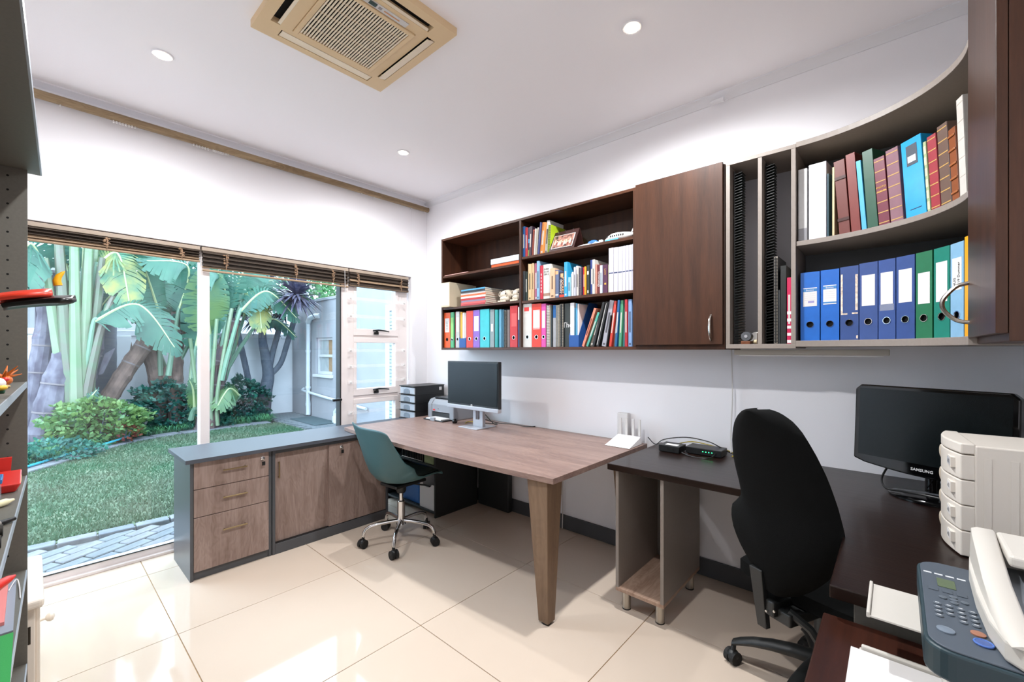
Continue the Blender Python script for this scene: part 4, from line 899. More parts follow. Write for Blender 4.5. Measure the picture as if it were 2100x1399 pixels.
# ------------------------------------------------------------------ teal swivel chair
def caster(mbw, mbf, c, ang):
    """twin-wheel caster: wheels into mbw, fork into mbf"""
    x, y = c; ax = Vector((-math.sin(ang), math.cos(ang), 0))
    for s in (-1, 1):
        p = Vector((x, y, .028))+ax*s*.014; mbw.cyl(p-ax*.010, p+ax*.010, .028, n=18)
    mbf.tube([(x+.010*math.cos(ang+PI), y+.010*math.sin(ang+PI), .085), (x, y, .05)], [.008, .012], 10)
    mbf.ball((x, y, .036), .026, .026, .024, 12, 7)
ch = thing('teal_swivel_chair', 'teal plastic bucket chair on a chrome five-star base', 'chair', (1.727, 2.589, 0), math.radians(4))
prof = [(.225, .452), (.20, .458), (.12, .447), (.02, .436), (-.08, .436), (-.15, .455), (-.195, .505), (-.222, .58), (-.24, .67), (-.255, .76), (-.268, .83)]
hw = [.185, .20, .215, .222, .226, .228, .226, .220, .212, .204, .196]
def shell(u, v):
    s = u*2-1; f = v*(len(prof)-1); i = min(int(f), len(prof)-2); k = f-i
    x = prof[i][0]*(1-k)+prof[i+1][0]*k; z = prof[i][1]*(1-k)+prof[i+1][1]*k; h = hw[i]*(1-k)+hw[i+1]*k
    back = max(0, min(1, (v-.45)/.25)); e = abs(s)**2.6
    g_ = math.exp(-((v-.55)/.17)**2); z += e*(.050*(1-back)*min(1, v*4+.1)+.055*g_); x += e*(.060*back*(1-.15*v)+.085*g_); tip = max(0, (v-.80)/.20); z += (abs(s)**4)*.030*tip*(1 if s > 0 else -.6); x -= (abs(s)**3)*.045*tip
    return (x, s*h, z)
M_TEAL = mat('teal plastic', '385c60', .42)
MB().grid(shell, 16, 30).build('shell', M_TEAL, ch, smooth=True, solid=.011, sub=1, local=True, recalc=False, angle=80)
m2 = MB()
def pad(u, v):
    p = Vector(shell(.12+.76*u, .02+.40*v)); e = max(abs(u-.5), abs(v-.5))*2; return (p.x, p.y, p.z+.016+.008*(1-e**4))
m2.grid(pad, 10, 10); m2.build('seat_pad', mat('dark teal leatherette', '1f3230', .5), ch, smooth=True, solid=.012, local=True, angle=80)
B(-.11, -.09, .405, .15, .09, .425).build('seat_plate', M_BLACK, ch, local=True, bevel=.004)
m2 = MB(); m2.lathe([(.034, .125), (.030, .14), (.026, .16), (.026, .285), (.020, .29)], (0,0,0), 20); m2.build('column', M_CHROME, ch, smooth=True, local=True)
MB().cyl((0,0,.28), (0,0,.36), .014, n=14).build('gas_lift', M_CHROME, ch, smooth=True, local=True); MB().lathe([(.028, .345), (.034, .36), (.034, .405)], (0,0,0), 18).build('collar', M_BLACK, ch, smooth=True, local=True)
MB().tube([(.05, -.02, .40), (.10, -.13, .395), (.11, -.17, .39)], .006, 8).build('height_lever', M_BLACK, ch, smooth=True, local=True)
for a in (155, 226, 298, 10, 82):
    a = math.radians(a-4); c, s = math.cos(a), math.sin(a)
    lg = MB().tube([(r*c, r*s, z) for r, z in ((.02, .15), (.08, .150), (.15, .146), (.205, .138), (.235, .122), (.248, .098), (.252, .075))], [.013, .0125, .0125, .0125, .0125, .012, .0115], 12).build('leg', M_CHROME, ch, smooth=True, local=True)
    w1, f1 = MB(), MB(); caster(w1, f1, (.256*c, .256*s), a+.7); w1.build('wheel', M_RUBBER, lg, smooth=True, local=True); f1.build('caster_fork', M_BLACK, lg, smooth=True, local=True)

# ------------------------------------------------------------------ black office chair seen from behind
bc_ = thing('black_office_chair', 'black high-backed office chair seen from behind', 'chair', (2.0, .205, 0), math.radians(-26))
M_FAB = mat('black mesh fabric', '090a0a', .95, spec=.15, bump=.3, bscale=900)
PR = [(.47, .035, .035, -.262), (.50, .075, .075, -.270), (.55, .125, .125, -.282), (.60, .168, .165, -.290), (.645, .194, .190, -.294), (.69, .208, .206, -.293), (.725, .203, .212, -.290), (.755, .178, .210, -.287), (.785, .160, .203, -.286), (.84, .170, .192, -.292), (.90, .178, .180, -.305), (.95, .176, .168, -.318), (1.00, .164, .152, -.333), (1.04, .148, .137, -.346), (1.08, .126, .118, -.358), (1.105, .102, .096, -.365), (1.122, .078, .072, -.370), (1.133, .050, .046, -.373), (1.137, .02, .02, -.374)]
def back_surf(off):
    def f(u, v):
        s = u*2-1; q = v*(len(PR)-1); i = min(int(q), len(PR)-2); k = q-i
        z, hl, hr, x = [PR[i][j]*(1-k)+PR[i+1][j]*k for j in range(4)]; h = hl if s > 0 else hr
        e = s*s; return (x+.055*e+off*(1-e**3)*(1 if 0 < v < 1 else .2), s*h, z)
    return f
m2 = MB(); nu, nv = 14, 30
m2.grid(back_surf(-.028), nu, nv); k0 = len(m2.v); m2.grid(back_surf(.030), nu, nv)
rim = [i for i in range(nu+1)]+[(j+1)*(nu+1)-1 for j in range(1, nv+1)]+[nv*(nu+1)+i for i in range(nu-1, -1, -1)]+[j*(nu+1) for j in range(nv-1, 0, -1)]
m2.f += [(rim[i], rim[(i+1) % len(rim)], k0+rim[(i+1) % len(rim)], k0+rim[i]) for i in range(len(rim))]
m2.build('backrest', M_FAB, bc_, smooth=True, local=True, angle=75)
m2 = MB()
def seat_top(u, v):
    s = u*2-1; t = v*2-1; r = .245*(1-.10*abs(t)**3); return (.05+t*.25*(1-.12*s*s), s*r, .515-.03*max(abs(s), abs(t))**4)
def seat_bot(u, v):
    p = seat_top(u, v); return (p[0], p[1], .435)
m2.grid(seat_top, 14, 14); k0 = len(m2.v); m2.grid(seat_bot, 14, 14); n1 = 15
rim = [i for i in range(n1)]+[(j+1)*n1-1 for j in range(1, n1)]+[14*n1+i for i in range(13, -1, -1)]+[j*n1 for j in range(13, 0, -1)]
m2.f += [(rim[i], rim[(i+1) % len(rim)], k0+rim[(i+1) % len(rim)], k0+rim[i]) for i in range(len(rim))]
m2.build('seat', M_FAB, bc_, smooth=True, local=True, angle=60)
M_BLKP = mat('black nylon', '1b1d1d', .45)
m2 = MB(); m2.hexa([(-.285,.018,.34),(-.262,.018,.34),(-.262,.054,.34),(-.285,.054,.34)], [(-.318,.012,.56),(-.292,.012,.56),(-.292,.062,.56),(-.318,.062,.56)]); m2.build('back_bar', M_BLKP, bc_, local=True, bevel=.003)
m2 = MB(); m2.box(-.27, -.06, .385, .12, .07, .43); m2.box(-.29, -.015, .40, -.18, .06, .455); m2.build('tilt_mechanism', M_BLKP, bc_, local=True, bevel=.006)
for x, y, z in ((-.292, .03, .445), (-.292, .01, .415), (-.292, -.02, .43)): MB().cyl((x, y, z), (x-.006, y, z), .004, n=10).build('bolt', M_STEEL, bc_, smooth=True, local=True)
MB().tube([(-.25, -.04, .43), (-.23, -.10, .40), (-.20, -.13, .33), (-.19, -.14, .28)], .014, 8).build('cable_sleeve', M_BLKP, bc_, smooth=True, local=True)
MB().lathe([(.038, .10), (.034, .17), (.030, .20), (.030, .385)], (0,0,0), 18).build('column', M_BLKP, bc_, smooth=True, local=True)
for a in (89, 161, 233, 305, 17):
    a = math.radians(a+26); c, s = math.cos(a), math.sin(a); n_ = Vector((-s, c, 0)); m2 = MB(); vs = []
    for r, z, w_, h in ((.02, .165, .034, .045), (.09, .160, .032, .040), (.17, .146, .029, .035), (.24, .126, .025, .030), (.29, .105, .023, .026), (.318, .090, .022, .020)):
        p = Vector((r*c, r*s, z)); vs.append([p+n_*w_*math.cos(t)+Vector((0,0,h*.6*math.sin(t))) for t in [2*PI*k/12 for k in range(12)]])
    for L_ in vs: m2.v += [tuple(v) for v in L_]
    for i in range(len(vs)-1): m2.f += [(i*12+k, i*12+(k+1) % 12, (i+1)*12+(k+1) % 12, (i+1)*12+k) for k in range(12)]
    m2.f += [tuple(range(12))[::-1], tuple(range((len(vs)-1)*12, len(vs)*12))]
    lg = m2.build('leg', M_BLKP, bc_, smooth=True, local=True)
    w1, f1 = MB(), MB(); caster(w1, f1, (.318*c, .318*s), a+1.1); w1.build('wheel', M_RUBBER, lg, smooth=True, local=True); f1.build('caster_fork', M_BLKP, lg, smooth=True, local=True)

# ------------------------------------------------------------------ on the oak desk
mo = thing('silver_monitor', 'black-screened monitor with silver chin on the oak desk', 'monitor', (2.32, 2.43, .7425))
B(2.252, 2.146, .885, 2.285, 2.717, 1.255).build('casing', M_BLACK, mo, bevel=.004); B(2.2485, 2.158, .925, 2.252, 2.705, 1.243).build('screen', M_SCREEN, mo)
B(2.246, 2.1455, .882, 2.284, 2.7175, .912).build('chin', M_SILVER, mo, bevel=.004)
q = MB().cyl((2.2515, 2.43, .9185), (2.2475, 2.43, .9185), .0085, n=20).build('logo', M_PAPER, mo); text('lettering', 'hp', .011, (2.2472, 2.43, .9185), (0,-1,0), (0,0,1), M_INK, mo)
text('lettering', 'EliteDisplay', .011, (2.2478, 2.65, .918), (0,-1,0), (0,0,1), M_SILVER, mo) if False else None
nk = MB(); poly = [(2.375, .748), (2.485, .748), (2.485, .93), (2.452, .93), (2.452, .80), (2.41, .80), (2.41, .93), (2.375, .93)]
nk.prism(poly, 2.315, 2.345, Matrix(((0,0,1,0),(1,0,0,0),(0,1,0,0),(0,0,0,1)))); nk.build('neck', M_SILVER, mo, bevel=.002)
B(2.295, 2.39, .90, 2.345, 2.47, 1.05).build('mount', M_BLACK, mo); B(2.215, 2.335, .7425, 2.425, 2.545, .749).build('base', M_SILVER, mo, bevel=.002)
pr = thing('inkjet_printer', 'grey and black inkjet printer with open paper tray on the oak desk', 'printer', (2.5, 2.955, .7425))
M_GRP = mat('grey plastic', '8f9298', .4)
prp = [(2.37, .80), (2.37, .868), (2.40, .905), (2.46, .915), (2.60, .905), (2.60, .7425), (2.42, .7425), (2.42, .80)]
XZ = Matrix(((1,0,0,0),(0,0,1,0),(0,1,0,0),(0,0,0,1)))
MB().prism(prp, 2.835, 3.075, XZ).build('body', M_GRP, pr, bevel=.004)
for y0, y1 in ((2.775, 2.835), (3.075, 3.13)):
    MB().prism([(2.365, .7425), (2.365, .865), (2.39, .905), (2.46, .922), (2.61, .91), (2.61, .7425)], y0, y1, XZ).build('side', M_GRP, pr, bevel=.008)
B(2.41, 2.80, .915, 2.60, 3.09, .926).build('lid', M_BLACK, pr, bevel=.004); B(2.372, 2.84, .757, 2.43, 3.07, .796).build('slot', M_BLACK, pr)
B(2.265, 2.80, .7425, 2.42, 3.06, .752).build('paper_tray', M_BLACK, pr, bevel=.002); B(2.270, 2.83, .752, 2.42, 3.03, .760).build('paper', M_PAPER, pr); B(2.255, 2.90, .7425, 2.275, 2.955, .772).build('tray_stop', M_GRP, pr, bevel=.003)
B(2.3685, 3.03, .81, 2.3698, 3.06, .822).build('sticker', mat('red sticker', 'd8302c', .5), pr); text('lettering', 'hp', .012, (2.368, 2.985, .83), (0,-1,0), (0,0,1), M_INK, pr)
tag(MB().lathe([(.016, 0), (.021, .006), (.023, .016), (.020, .028), (.012, .035), (.002, .037)], (2.313, 2.70, .7425), 18).build('desk_knob', M_BLACKG, smooth=True), 'small round black gadget on the desk beside the paper tray', 'gadget')
tw = thing('drawer_tower', 'black four-drawer tower with clear fronts beside the window', 'drawer tower', (2.46, 3.34, .7135))
m2 = MB(); m2.box(2.30, 3.226, .7140, 2.63, 3.230, 1.012); m2.box(2.30, 3.451, .7140, 2.63, 3.455, 1.012); m2.box(2.626, 3.23, .7140, 2.63, 3.451, 1.012); m2.box(2.285, 3.222, 1.008, 2.632, 3.459, 1.016)
m2.build('body', M_BLACK, tw, bevel=.002)
M_FROST = mat('frosted clear plastic', 'c4ced8', .35, alpha=.8); M_FROSTD = mat('frosted recess', '7d8894', .4)
for k in range(4):
    z = .7145+k*.0735; B(2.283, 3.222, z-.0005, 2.62, 3.459, z+.004).build('shelf_lip', M_BLACK, tw)
    d = B(2.292, 3.231, z+.006, 2.60, 3.45, z+.066).build('drawer', M_FROST, tw, bevel=.003)
    arch = [(3.30, z+.012), (3.39, z+.012)]+[(3.345+.045*math.cos(a), z+.034+.020*math.sin(a)) for a in [PI*q/8 for q in range(9)]]
    MB().prism([(p[0], p[1]) for p in arch[::-1]], 2.288, 2.2935, Matrix(((0,0,1,0),(1,0,0,0),(0,1,0,0),(0,0,0,1)))).build('pull_recess', M_FROSTD, d)
B(2.57, 3.2252, .965, 2.60, 3.2262, .995).build('sticker', M_PAPER, tw)
for i, (pts, c, lab) in enumerate(((((2.36, 2.42, .80), (2.42, 2.30, .775), (2.50, 2.22, .765), (2.56, 2.15, .748), (2.62, 2.10, .746)), M_BLACK, 'black cable trailing from the monitor to the wall'), (((2.37, 2.50, .82), (2.40, 2.56, .77), (2.45, 2.60, .748), (2.42, 2.66, .746), (2.36, 2.62, .746)), mat('yellow cable', 'b8a43a', .5), 'yellow cable coiled behind the silver monitor'), (((2.40, 2.46, .85), (2.44, 2.38, .76), (2.50, 2.40, .748), (2.46, 2.50, .747), (2.40, 2.56, .75)), mat('dark cable', '2a2a26', .5), 'dark cable looped behind the silver monitor neck'))):
    tag(MB().tube(arcpts(pts, 6), .0035, 6).build('cable', c, smooth=True), lab, 'cable')
ro = thing('router', 'white wedge-shaped router with four antennas on the oak desk', 'router', (2.5, 1.28, .7425))
m2 = MB(); m2.hexa([(2.405,1.20,.7445),(2.585,1.205,.7445),(2.585,1.375,.7445),(2.405,1.37,.7445)], [(2.415,1.205,.749),(2.585,1.21,.790),(2.585,1.37,.790),(2.415,1.365,.749)]); m2.build('body', mat('router white', 'eceaea', .35), ro, bevel=.002); B(2.41, 1.205, .7425, 2.58, 1.365, .7445).build('base', M_BLACK, ro)
for y in (1.222, 1.266, 1.312, 1.356): MB().obox(M4((2.588, y, .835)), .007, .017, .125).build('antenna', M_WHITEP, ro, bevel=.002)
tag(B(2.632, 1.325, .745, 2.672, 1.405, .922).build('power_box', mat('off-white plastic', 'dcdad8', .4), bevel=.008, seg=3), 'white plug-in box on the wall behind the router', 'adapter')
# ------------------------------------------------------------------ on the dark desk
for y0, y1, x0, lab in ((.912, 1.030, 2.43, 'smaller black modem box nearest the white router'), (.705, .895, 2.485, 'longer black modem box with green lights')):
    e = thing('modem', lab, 'modem', (x0+.05, (y0+y1)/2, .7555), math.radians(0)); z1 = .795
    B(x0, y0, .7575, x0+.11, y1, z1).build('body', M_BLACK, e, bevel=.003); B(x0+.01, y0+.01, .7555, x0+.10, y1-.01, .7575).build('feet', M_RUBBER, e)
    for k in range(6): B(x0-.0008, y0+.02+.008*k, .768, x0, y0+.023+.008*k, .784).build('vent', M_DARKHOLE, e)
    if y1 < .9:
        for k in range(4): B(x0-.001, .80-.016*k-.002, .776, x0, .80-.016*k+.003, .779).build('light', mat('green light', '40ffa0', .5, emit='30ff90', estr=4), e)
        text('lettering', 'tenda', .009, (x0+.02, .80, z1+.0004), (0,-1,0), (1,0,0), mat('teal light', '50e0c0', .5), e) if False else None
    else: B(x0+.02, .93, z1, x0+.06, 1.0, z1+.0006).build('sticker', M_PAPER, e)
for pts, c, lab in ((((2.60, 1.17, .79), (2.55, 1.10, .765), (2.56, 1.05, .80), (2.56, .92, .83), (2.565, .80, .822), (2.57, .74, .80), (2.59, .70, .775), (2.61, .67, .765)), M_BLACK, 'black cable arching over the two modems'), (((2.44, .90, .765), (2.42, .84, .757), (2.42, .77, .7575), (2.45, .74, .765), (2.486, .735, .775)), M_BLACK, 'black cable looping in front of the longer modem'), (((2.60, 1.0, .77), (2.605, .90, .80), (2.61, .78, .79), (2.61, .70, .775), (2.585, .66, .762), (2.56, .67, .759)), mat('yellow cable', 'b8a43a', .5), 'yellow cable running behind the modems'), (((2.61, .67, .765), (2.60, .63, .78), (2.56, .62, .775), (2.55, .655, .762)), M_BLACK, 'small black cable loop beside the modem')):
    tag(MB().tube(arcpts(pts, 6), .0032, 6).build('cable', c, smooth=True), lab, 'cable')
sm = thing('wide_monitor', 'large glossy black monitor on the dark corner desk', 'monitor', (2.345, -.10, .7555))
L_, R_ = Vector((2.430, .124, 0)), Vector((2.240, -.314, 0)); ux = (R_-L_).normalized(); W_ = (R_-L_).length+.012; nrm = Vector((0,0,1)).cross(ux)*-1
if nrm.x > 0: nrm = -nrm
up = (Vector((0,0,1))-nrm*.06).normalized(); C_ = (L_+R_)/2+Vector((0,0,1.023)); FM = frame_M(C_, ux, up)
out = rrect(W_, .340, .022); out = [(x, y-.010*(1-(x/(W_/2))**2) if y < -.1 else y) for x, y in out]
# lower edge drops in a shallow curve
poly = [(-W_/2, .15), (-W_/2+.02, .17), (W_/2-.02, .17), (W_/2, .15), (W_/2, -.150)]+[(W_/2*math.cos(a) if False else W_/2-W_*k/12, -.158-.022*math.sin(PI*k/12)) for k, a in [(k, 0) for k in range(1, 12)]]+[(-W_/2, -.150)]
MB().prism(poly[::-1], -.018, .018, FM).build('casing', M_BLACKG, sm, bevel=.006, seg=3)
MB().obox(FM @ Matrix.Translation((0, .012, .0186)), W_-.036, .285, .0012).build('screen', M_SCREEN, sm)
text('lettering', 'SAMSUNG', .015, FM @ Vector((-.01, -.153, .0192)), ux, up, mat('grey lettering', 'b8b8b8', .5), sm, bold=.0003)
MB().cyl(C_-nrm*.03+Vector((0,0,-.24)), C_-nrm*.03+Vector((0,0,-.10)), .022, n=16).build('neck', M_BLACKG, sm, smooth=True)
BM = Matrix.Translation(C_-nrm*.005+Vector((0,0,-C_.z+.7555))) @ Matrix((ux, nrm, Vector((0,0,1)))).transposed().to_4x4()
MB().lathe([(1, 0), (1, .006), (.9, .012), (.2, .022), (.01, .024)], (0,0,0), 36, None)
bm_ = MB(); pf = [(1, .0005), (1.0, .007), (.93, .012), (.3, .02), (.01, .022)]; n = 36
for r, z in pf: bm_.v += [tuple(BM @ Vector((.125*r*math.cos(2*PI*k/n), .095*r*math.sin(2*PI*k/n), z))) for k in range(n)]
for i in range(len(pf)-1): bm_.f += [(i*n+k, i*n+(k+1) % n, (i+1)*n+(k+1) % n, (i+1)*n+k) for k in range(n)]
bm_.f += [tuple(range(n))[::-1], tuple(range((len(pf)-1)*n, len(pf)*n))]; bm_.build('base', M_BLACKG, sm, smooth=True)
tag(MB().tube(arcpts([(2.43, .02, .86), (2.40, .045, .80), (2.34, .03, .775), (2.27, -.02, .790), (2.22, -.08, .80), (2.20, -.14, .80)], 6), .004, 6).build('cable', M_BLACK, smooth=True), 'black cable looping over the wide monitor foot', 'cable')
# cream drawer tower
dt = thing('cream_drawer_tower', 'cream plastic four-drawer tower on the corner desk', 'drawer tower', (1.885, -.128, .7555), math.radians(4))
M_IV = mat('ivory plastic', 'd9d2c8', .4); M_IV2 = mat('ivory plastic darker', 'cfc2ae', .45)
def bowed(d0): return [(.125, -.03)]+[(.125-.25*k/10, d0+.022*math.sin(PI*k/10)) for k in range(11)]+[(-.125, -.03)]
B(-.127, -.30, .7555-.7555, .127, -.028, .318).build('body', M_IV, dt, local=True, bevel=.004)
MB().prism(bowed(.0), .292, .322).build('cap', M_IV, dt, local=True, bevel=.004)
for x0 in (-.09, -.13): pass
for k in range(5): B(-.1285, -.26+.05*k, .02, -.127, -.245+.05*k, .285).build('side_rib', M_IV, dt, local=True)
for k in range(4):
    z0 = .003+k*.0722
    d = MB().prism(bowed(.0), z0, z0+.0695).build('drawer', M_IV, dt, local=True, bevel=.003)
    MB().ball((.070, .0135, z0+.042), .036, .0045, .022).build('finger_recess', M_IV2, d, local=True, smooth=True)
    e = B(-.10, .006, z0+.026, -.035, .0170, z0+.056).build('label_holder', M_IV, d, local=True, bevel=.001); B(-.094, .0170, z0+.030, -.041, .0176, z0+.052).build('label', M_PAPER if k != 3 else mat('grey label', 'b8b8bc', .6), e, local=True)
    for q in range(3): B(-.086+.0*q, .0176, z0+.036+.004*q, -.056-.006*q, .0180, z0+.0375+.004*q).build('print', M_INK, e, local=True)

# ------------------------------------------------------------------ large multifunction printer
mf = thing('multifunction_printer', 'large white multifunction printer with slate control panel', 'printer', (1.11, -.24, .6805))
M_SLATE = mat('slate daylight-tinted plastic', '4b545e', .45); M_SLATED = mat('dark slate plastic', '24383f', .4); M_MFW = mat('printer white', 'c8c4bc', .45)
B(.945, -.43, .6805, 1.285, -.065, .842).build('body', M_MFW, mf, bevel=.006)
def rp(x0, x1, y0, y1, r, n=6): return [(p[0]+(x0+x1)/2, p[1]+(y0+y1)/2) for p in rrect(x1-x0, y1-y0, r, n)]
MB().prism(rp(.925, 1.297, -.445, -.033, .035), .838, .884).build('control_panel_base', M_SLATED, mf, bevel=.004)
cp = MB().prism(rp(.930, 1.292, -.440, -.038, .033), .884, .887).build('control_panel', M_SLATE, mf, bevel=.001)
zz = .8872
B(1.165, -.085, zz, 1.205, -.06, zz+.001).build('display', mat('lcd green', '5c6a52', .25), cp)
for k in range(4): B(1.222, -.098+.016*k-.004, zz, 1.228, -.098+.016*k+.008, zz+.0006).build('shortcut_print', mat('pale print', 'c8ccd0', .6), cp)
for k in range(3): B(1.140, -.098+.019*k, zz, 1.153, -.084+.019*k, zz+.0012).build('soft_key', M_SLATE, cp, bevel=.001)
for dx, dy in ((0, 0), (.012, 0), (-.012, 0), (0, .014), (0, -.014)): MB().lathe([(.0055, 0), (.0055, .0018), (.004, .0024), (.0005, .0025)], (1.115+dx, -.078+dy, zz), 14).build('navigation_key', mat('key grey', '59626b', .4), cp, smooth=True)
for r in range(4):
    for c in range(4):
        if r == 3 and c == 1: continue
        x, y = 1.083-.016*r, -.055-.0145*c
        q = MB().lathe([(.0052, 0), (.0052, .0018), (.0036, .0024), (.0005, .0025)], (x, y, zz), 14).build('number_key', mat('key grey', '59626b', .4), cp, smooth=True); B(x-.001, y-.0025, zz+.0025, x+.001, y+.0025, zz+.0028).build('digit', mat('pale print', 'c8ccd0', .6), q)
MB().lathe([(.011, 0), (.011, .002), (.008, .0028), (.0005, .003)], (.988, -.060, zz), 20).build('start_key', mat('pale key', '6f7b88', .35), cp, smooth=True)
MB().lathe([(.009, 0), (.009, .002), (.006, .0026), (.0005, .003)], (1.008, -.098, zz), 20).build('stop_key', mat('orange key', '9a6a54', .4), cp, smooth=True)
pk = MB().lathe([(.011, 0), (.011, .002), (.008, .0026), (.0005, .003)], (.980, -.101, zz), 22).build('power_key', mat('power key', '4a5f94', .35), cp, smooth=True)
MB().tube([(.980+.0105*math.cos(a), -.101+.0105*math.sin(a), zz+.002) for a in [2*PI*k/22 for k in range(23)]], .0013, 6, caps=False).build('power_ring', mat('blue ring', '4f74c0', .4), pk)
# scanner lid with document feeder
lid = [(.925, -.135), (.945, -.118), (1.00, -.108), (1.10, -.104), (1.22, -.106), (1.285, -.112), (1.302, -.122), (1.302, -.45), (.925, -.45)]
MB().prism(lid, .888, .922).build('scanner_lid', M_MFW, mf, bevel=.006, seg=3)
arm = MB(); pts = [(.925, -.142, .926), (.96, -.136, .928), (1.02, -.132, .934), (1.10, -.130, .948), (1.18, -.130, .966), (1.25, -.131, .976), (1.30, -.134, .977)]
secs = []
for x, y, z in pts: secs.append([(x, y+.020, .921), (x, y+.018, z-.004), (x, y+.010, z), (x, y-.012, z), (x, y-.016, z-.004), (x, y-.016, .921)])
for s_ in secs: arm.v += s_
for i in range(len(secs)-1): arm.f += [(i*6+k, i*6+(k+1) % 6, (i+1)*6+(k+1) % 6, (i+1)*6+k) for k in range(6)]
arm.f += [tuple(range(6)), tuple(range((len(secs)-1)*6, len(secs)*6))[::-1]]; arm.build('feeder_arm', M_MFW, mf, smooth=True, angle=50)
B(1.16, -.45, .955, 1.302, -.150, .976).build('feeder_hood', M_MFW, mf, bevel=.006, seg=3); B(1.25, -.45, .921, 1.302, -.150, .955).build('feeder_back', M_MFW, mf)
B(.93, -.445, .9215, 1.25, -.151, .9235).build('exit_tray', mat('exit tray grey', '7c8288', .5), mf); MB().obox(M4((1.15, -.31, .936)) @ Matrix.Rotation(-.10, 4, 'Y'), .15, .25, .004).build('input_tray', mat('translucent grey', 'aab2ba', .3), mf, bevel=.001)
for y in (-.185, -.35): B(1.10, y-.006, .940, 1.20, y+.006, .954).build('paper_guide', mat('guide grey', '9aa2aa', .35), mf, bevel=.002)
B(.935, -.40, .9236, 1.13, -.17, .926).build('paper', M_PAPER, mf)
MB().obox(M4((1.135, -.185, .927), .6), .02, .02, .0015).build('envelope_corner', mat('kraft paper', 'c08a50', .8), mf)
B(1.15, -.045, .792, 1.312, .042, .796).build('output_flap', M_MFW, mf, bevel=.001); B(1.15, .040, .790, 1.312, .046, .802).build('flap_lip', M_MFW, mf, bevel=.002)
m2 = MB(); m2.box(.905, -.09, .6805, 1.215, .060, .690); m2.box(1.172, -.09, .690, 1.182, .055, .716); m2.box(.985, -.085, .690, 1.17, -.075, .712); m2.build('paper_tray', M_MFW, mf, bevel=.003)
B(.87, -.072, .691, 1.168, .072, .709).build('paper_stack', M_PAPER, mf)
MB().cyl((1.19, .005, .690), (1.19, .005, .693), .005, n=12).build('tray_screw', M_BLACK, mf)
# wall socket under the oak desk and its cable
so = thing('wall_socket', 'white double wall socket low under the oak desk', 'socket', (2.668, 1.93, .24)); B(2.664, 1.885, .245, 2.6745, 1.975, .375).build('plate', M_WHITEP, so, bevel=.003)
for z in (.28, .33):
    for y in (1.905, 1.93, 1.955): MB().cyl((2.6635, y, z), (2.665, y, z), .005, n=8).build('pin_hole', M_INK, so)
tag(MB().tube([(2.655, 1.865, .70), (2.655, 1.862, .4), (2.655, 1.865, .11), (2.650, 1.865, .006)], .004, 6).build('power_cable', M_WHITEP, smooth=True), 'white cable running down the wall beside the socket', 'cable')

# ------------------------------------------------------------------ tall grey bookcase at the left edge
bk = thing('tall_bookcase', 'tall taupe-grey bookcase at the left edge', 'bookcase', (-.011, 2.291, 0), math.radians(-1.8))
M_BKC = mat('taupe-grey laminate', '605c54', .5, noise=.05, nscale=120); M_EDGE = mat('pale edge strip', '9aa3ad', .4)
B(-.30, -.018, 0, 0, 0, 1.974).build('side_panel', M_BKC, bk, local=True); B(-.30, -1.72, 0, 0, -1.702, 1.974).build('side_panel', M_BKC, bk, local=True); B(-.312, -1.72, 0, -.301, 0, 2.0).build('back_panel', M_BKC, bk, local=True)
tp = B(-.30, -1.75, 1.9745, .030, .024, 2.0).build('top_board', M_BKC, bk, local=True); B(.030, -1.75, 1.9745, .034, .024, 2.0).build('edge_strip', M_EDGE, tp, local=True)
SHZ = (1.232, .903, .572, .242)
for z in SHZ:
    s_ = B(-.30, -1.702, z-.020, -.003, -.0182, z).build('shelf', M_BKC, bk, local=True); B(-.003, -1.702, z-.020, -.0005, -.0182, z).build('edge_strip', M_EDGE, s_, local=True)
z = .10
while z < 1.95:
    if min(abs(z-q) for q in SHZ) > .03: MB().cyl((-.045, -.0185, z), (-.045, -.0175, z), .0035, n=8).build('pin_hole', M_DARKHOLE, bk, local=True)
    z += .0485
# things on the bookcase shelves
e = thing('spiky_ornament', 'small orange spiky ornament on the upper bookcase shelf', 'ornament', (-.055, 1.92, 1.2325)); m2 = MB(); m2.ball((-.055, 1.92, 1.255), .018, .022, .016)
for k in range(9): a = 2*PI*k/9; m2.tube([(-.055, 1.92, 1.262), (-.055+.035*math.cos(a), 1.92+.035*math.sin(a), 1.272+.012*(k % 3))], [.006, .001], 6)
m2.build('body', mat('orange ceramic', 'c86a24', .4), e, smooth=True); MB().ball((-.055, 1.90, 1.238), .014, .016, .0055).build('foot', mat('straw', 'b89a68', .8), e, smooth=True)
e = thing('bird_figurine', 'small white, yellow and red bird figurine on the upper bookcase shelf', 'figurine', (-.058, 1.70, 1.2325)); MB().ball((-.058, 1.70, 1.256), .014, .024, .016).build('body', M_WHITEP, e, smooth=True); MB().ball((-.047, 1.72, 1.266), .008, .010, .006).build('head', mat('toy red', 'c8281e', .4), e, smooth=True); MB().ball((-.054, 1.69, 1.247), .013, .018, .008).build('belly', mat('toy yellow', 'e0b02a', .4), e, smooth=True); B(-.07, 1.68, 1.2325, -.046, 1.72, 1.242).build('stand', mat('dark green base', '1f4a30', .5), e, bevel=.003)
M_RED = mat('toy red', 'c8281e', .4); M_YEL = mat('toy yellow', 'e0b02a', .4)
e = thing('toy_dustpan', 'red toy tray with yellow print on the middle bookcase shelf', 'toy', (-.055, 2.12, .9035)); m2 = MB(); m2.hexa([(-.11,2.03,.9035),(-.035,2.03,.9035),(-.035,2.16,.9035),(-.11,2.16,.9035)], [(-.12,2.02,.930),(-.022,2.02,.930),(-.022,2.18,.945),(-.12,2.18,.945)]); m2.build('tray', M_RED, e, bevel=.004); MB().obox(M4((-.027, 2.095, .923)) @ Matrix.Rotation(.35, 4, 'Y'), .002, .11, .018).build('print', M_YEL, e)
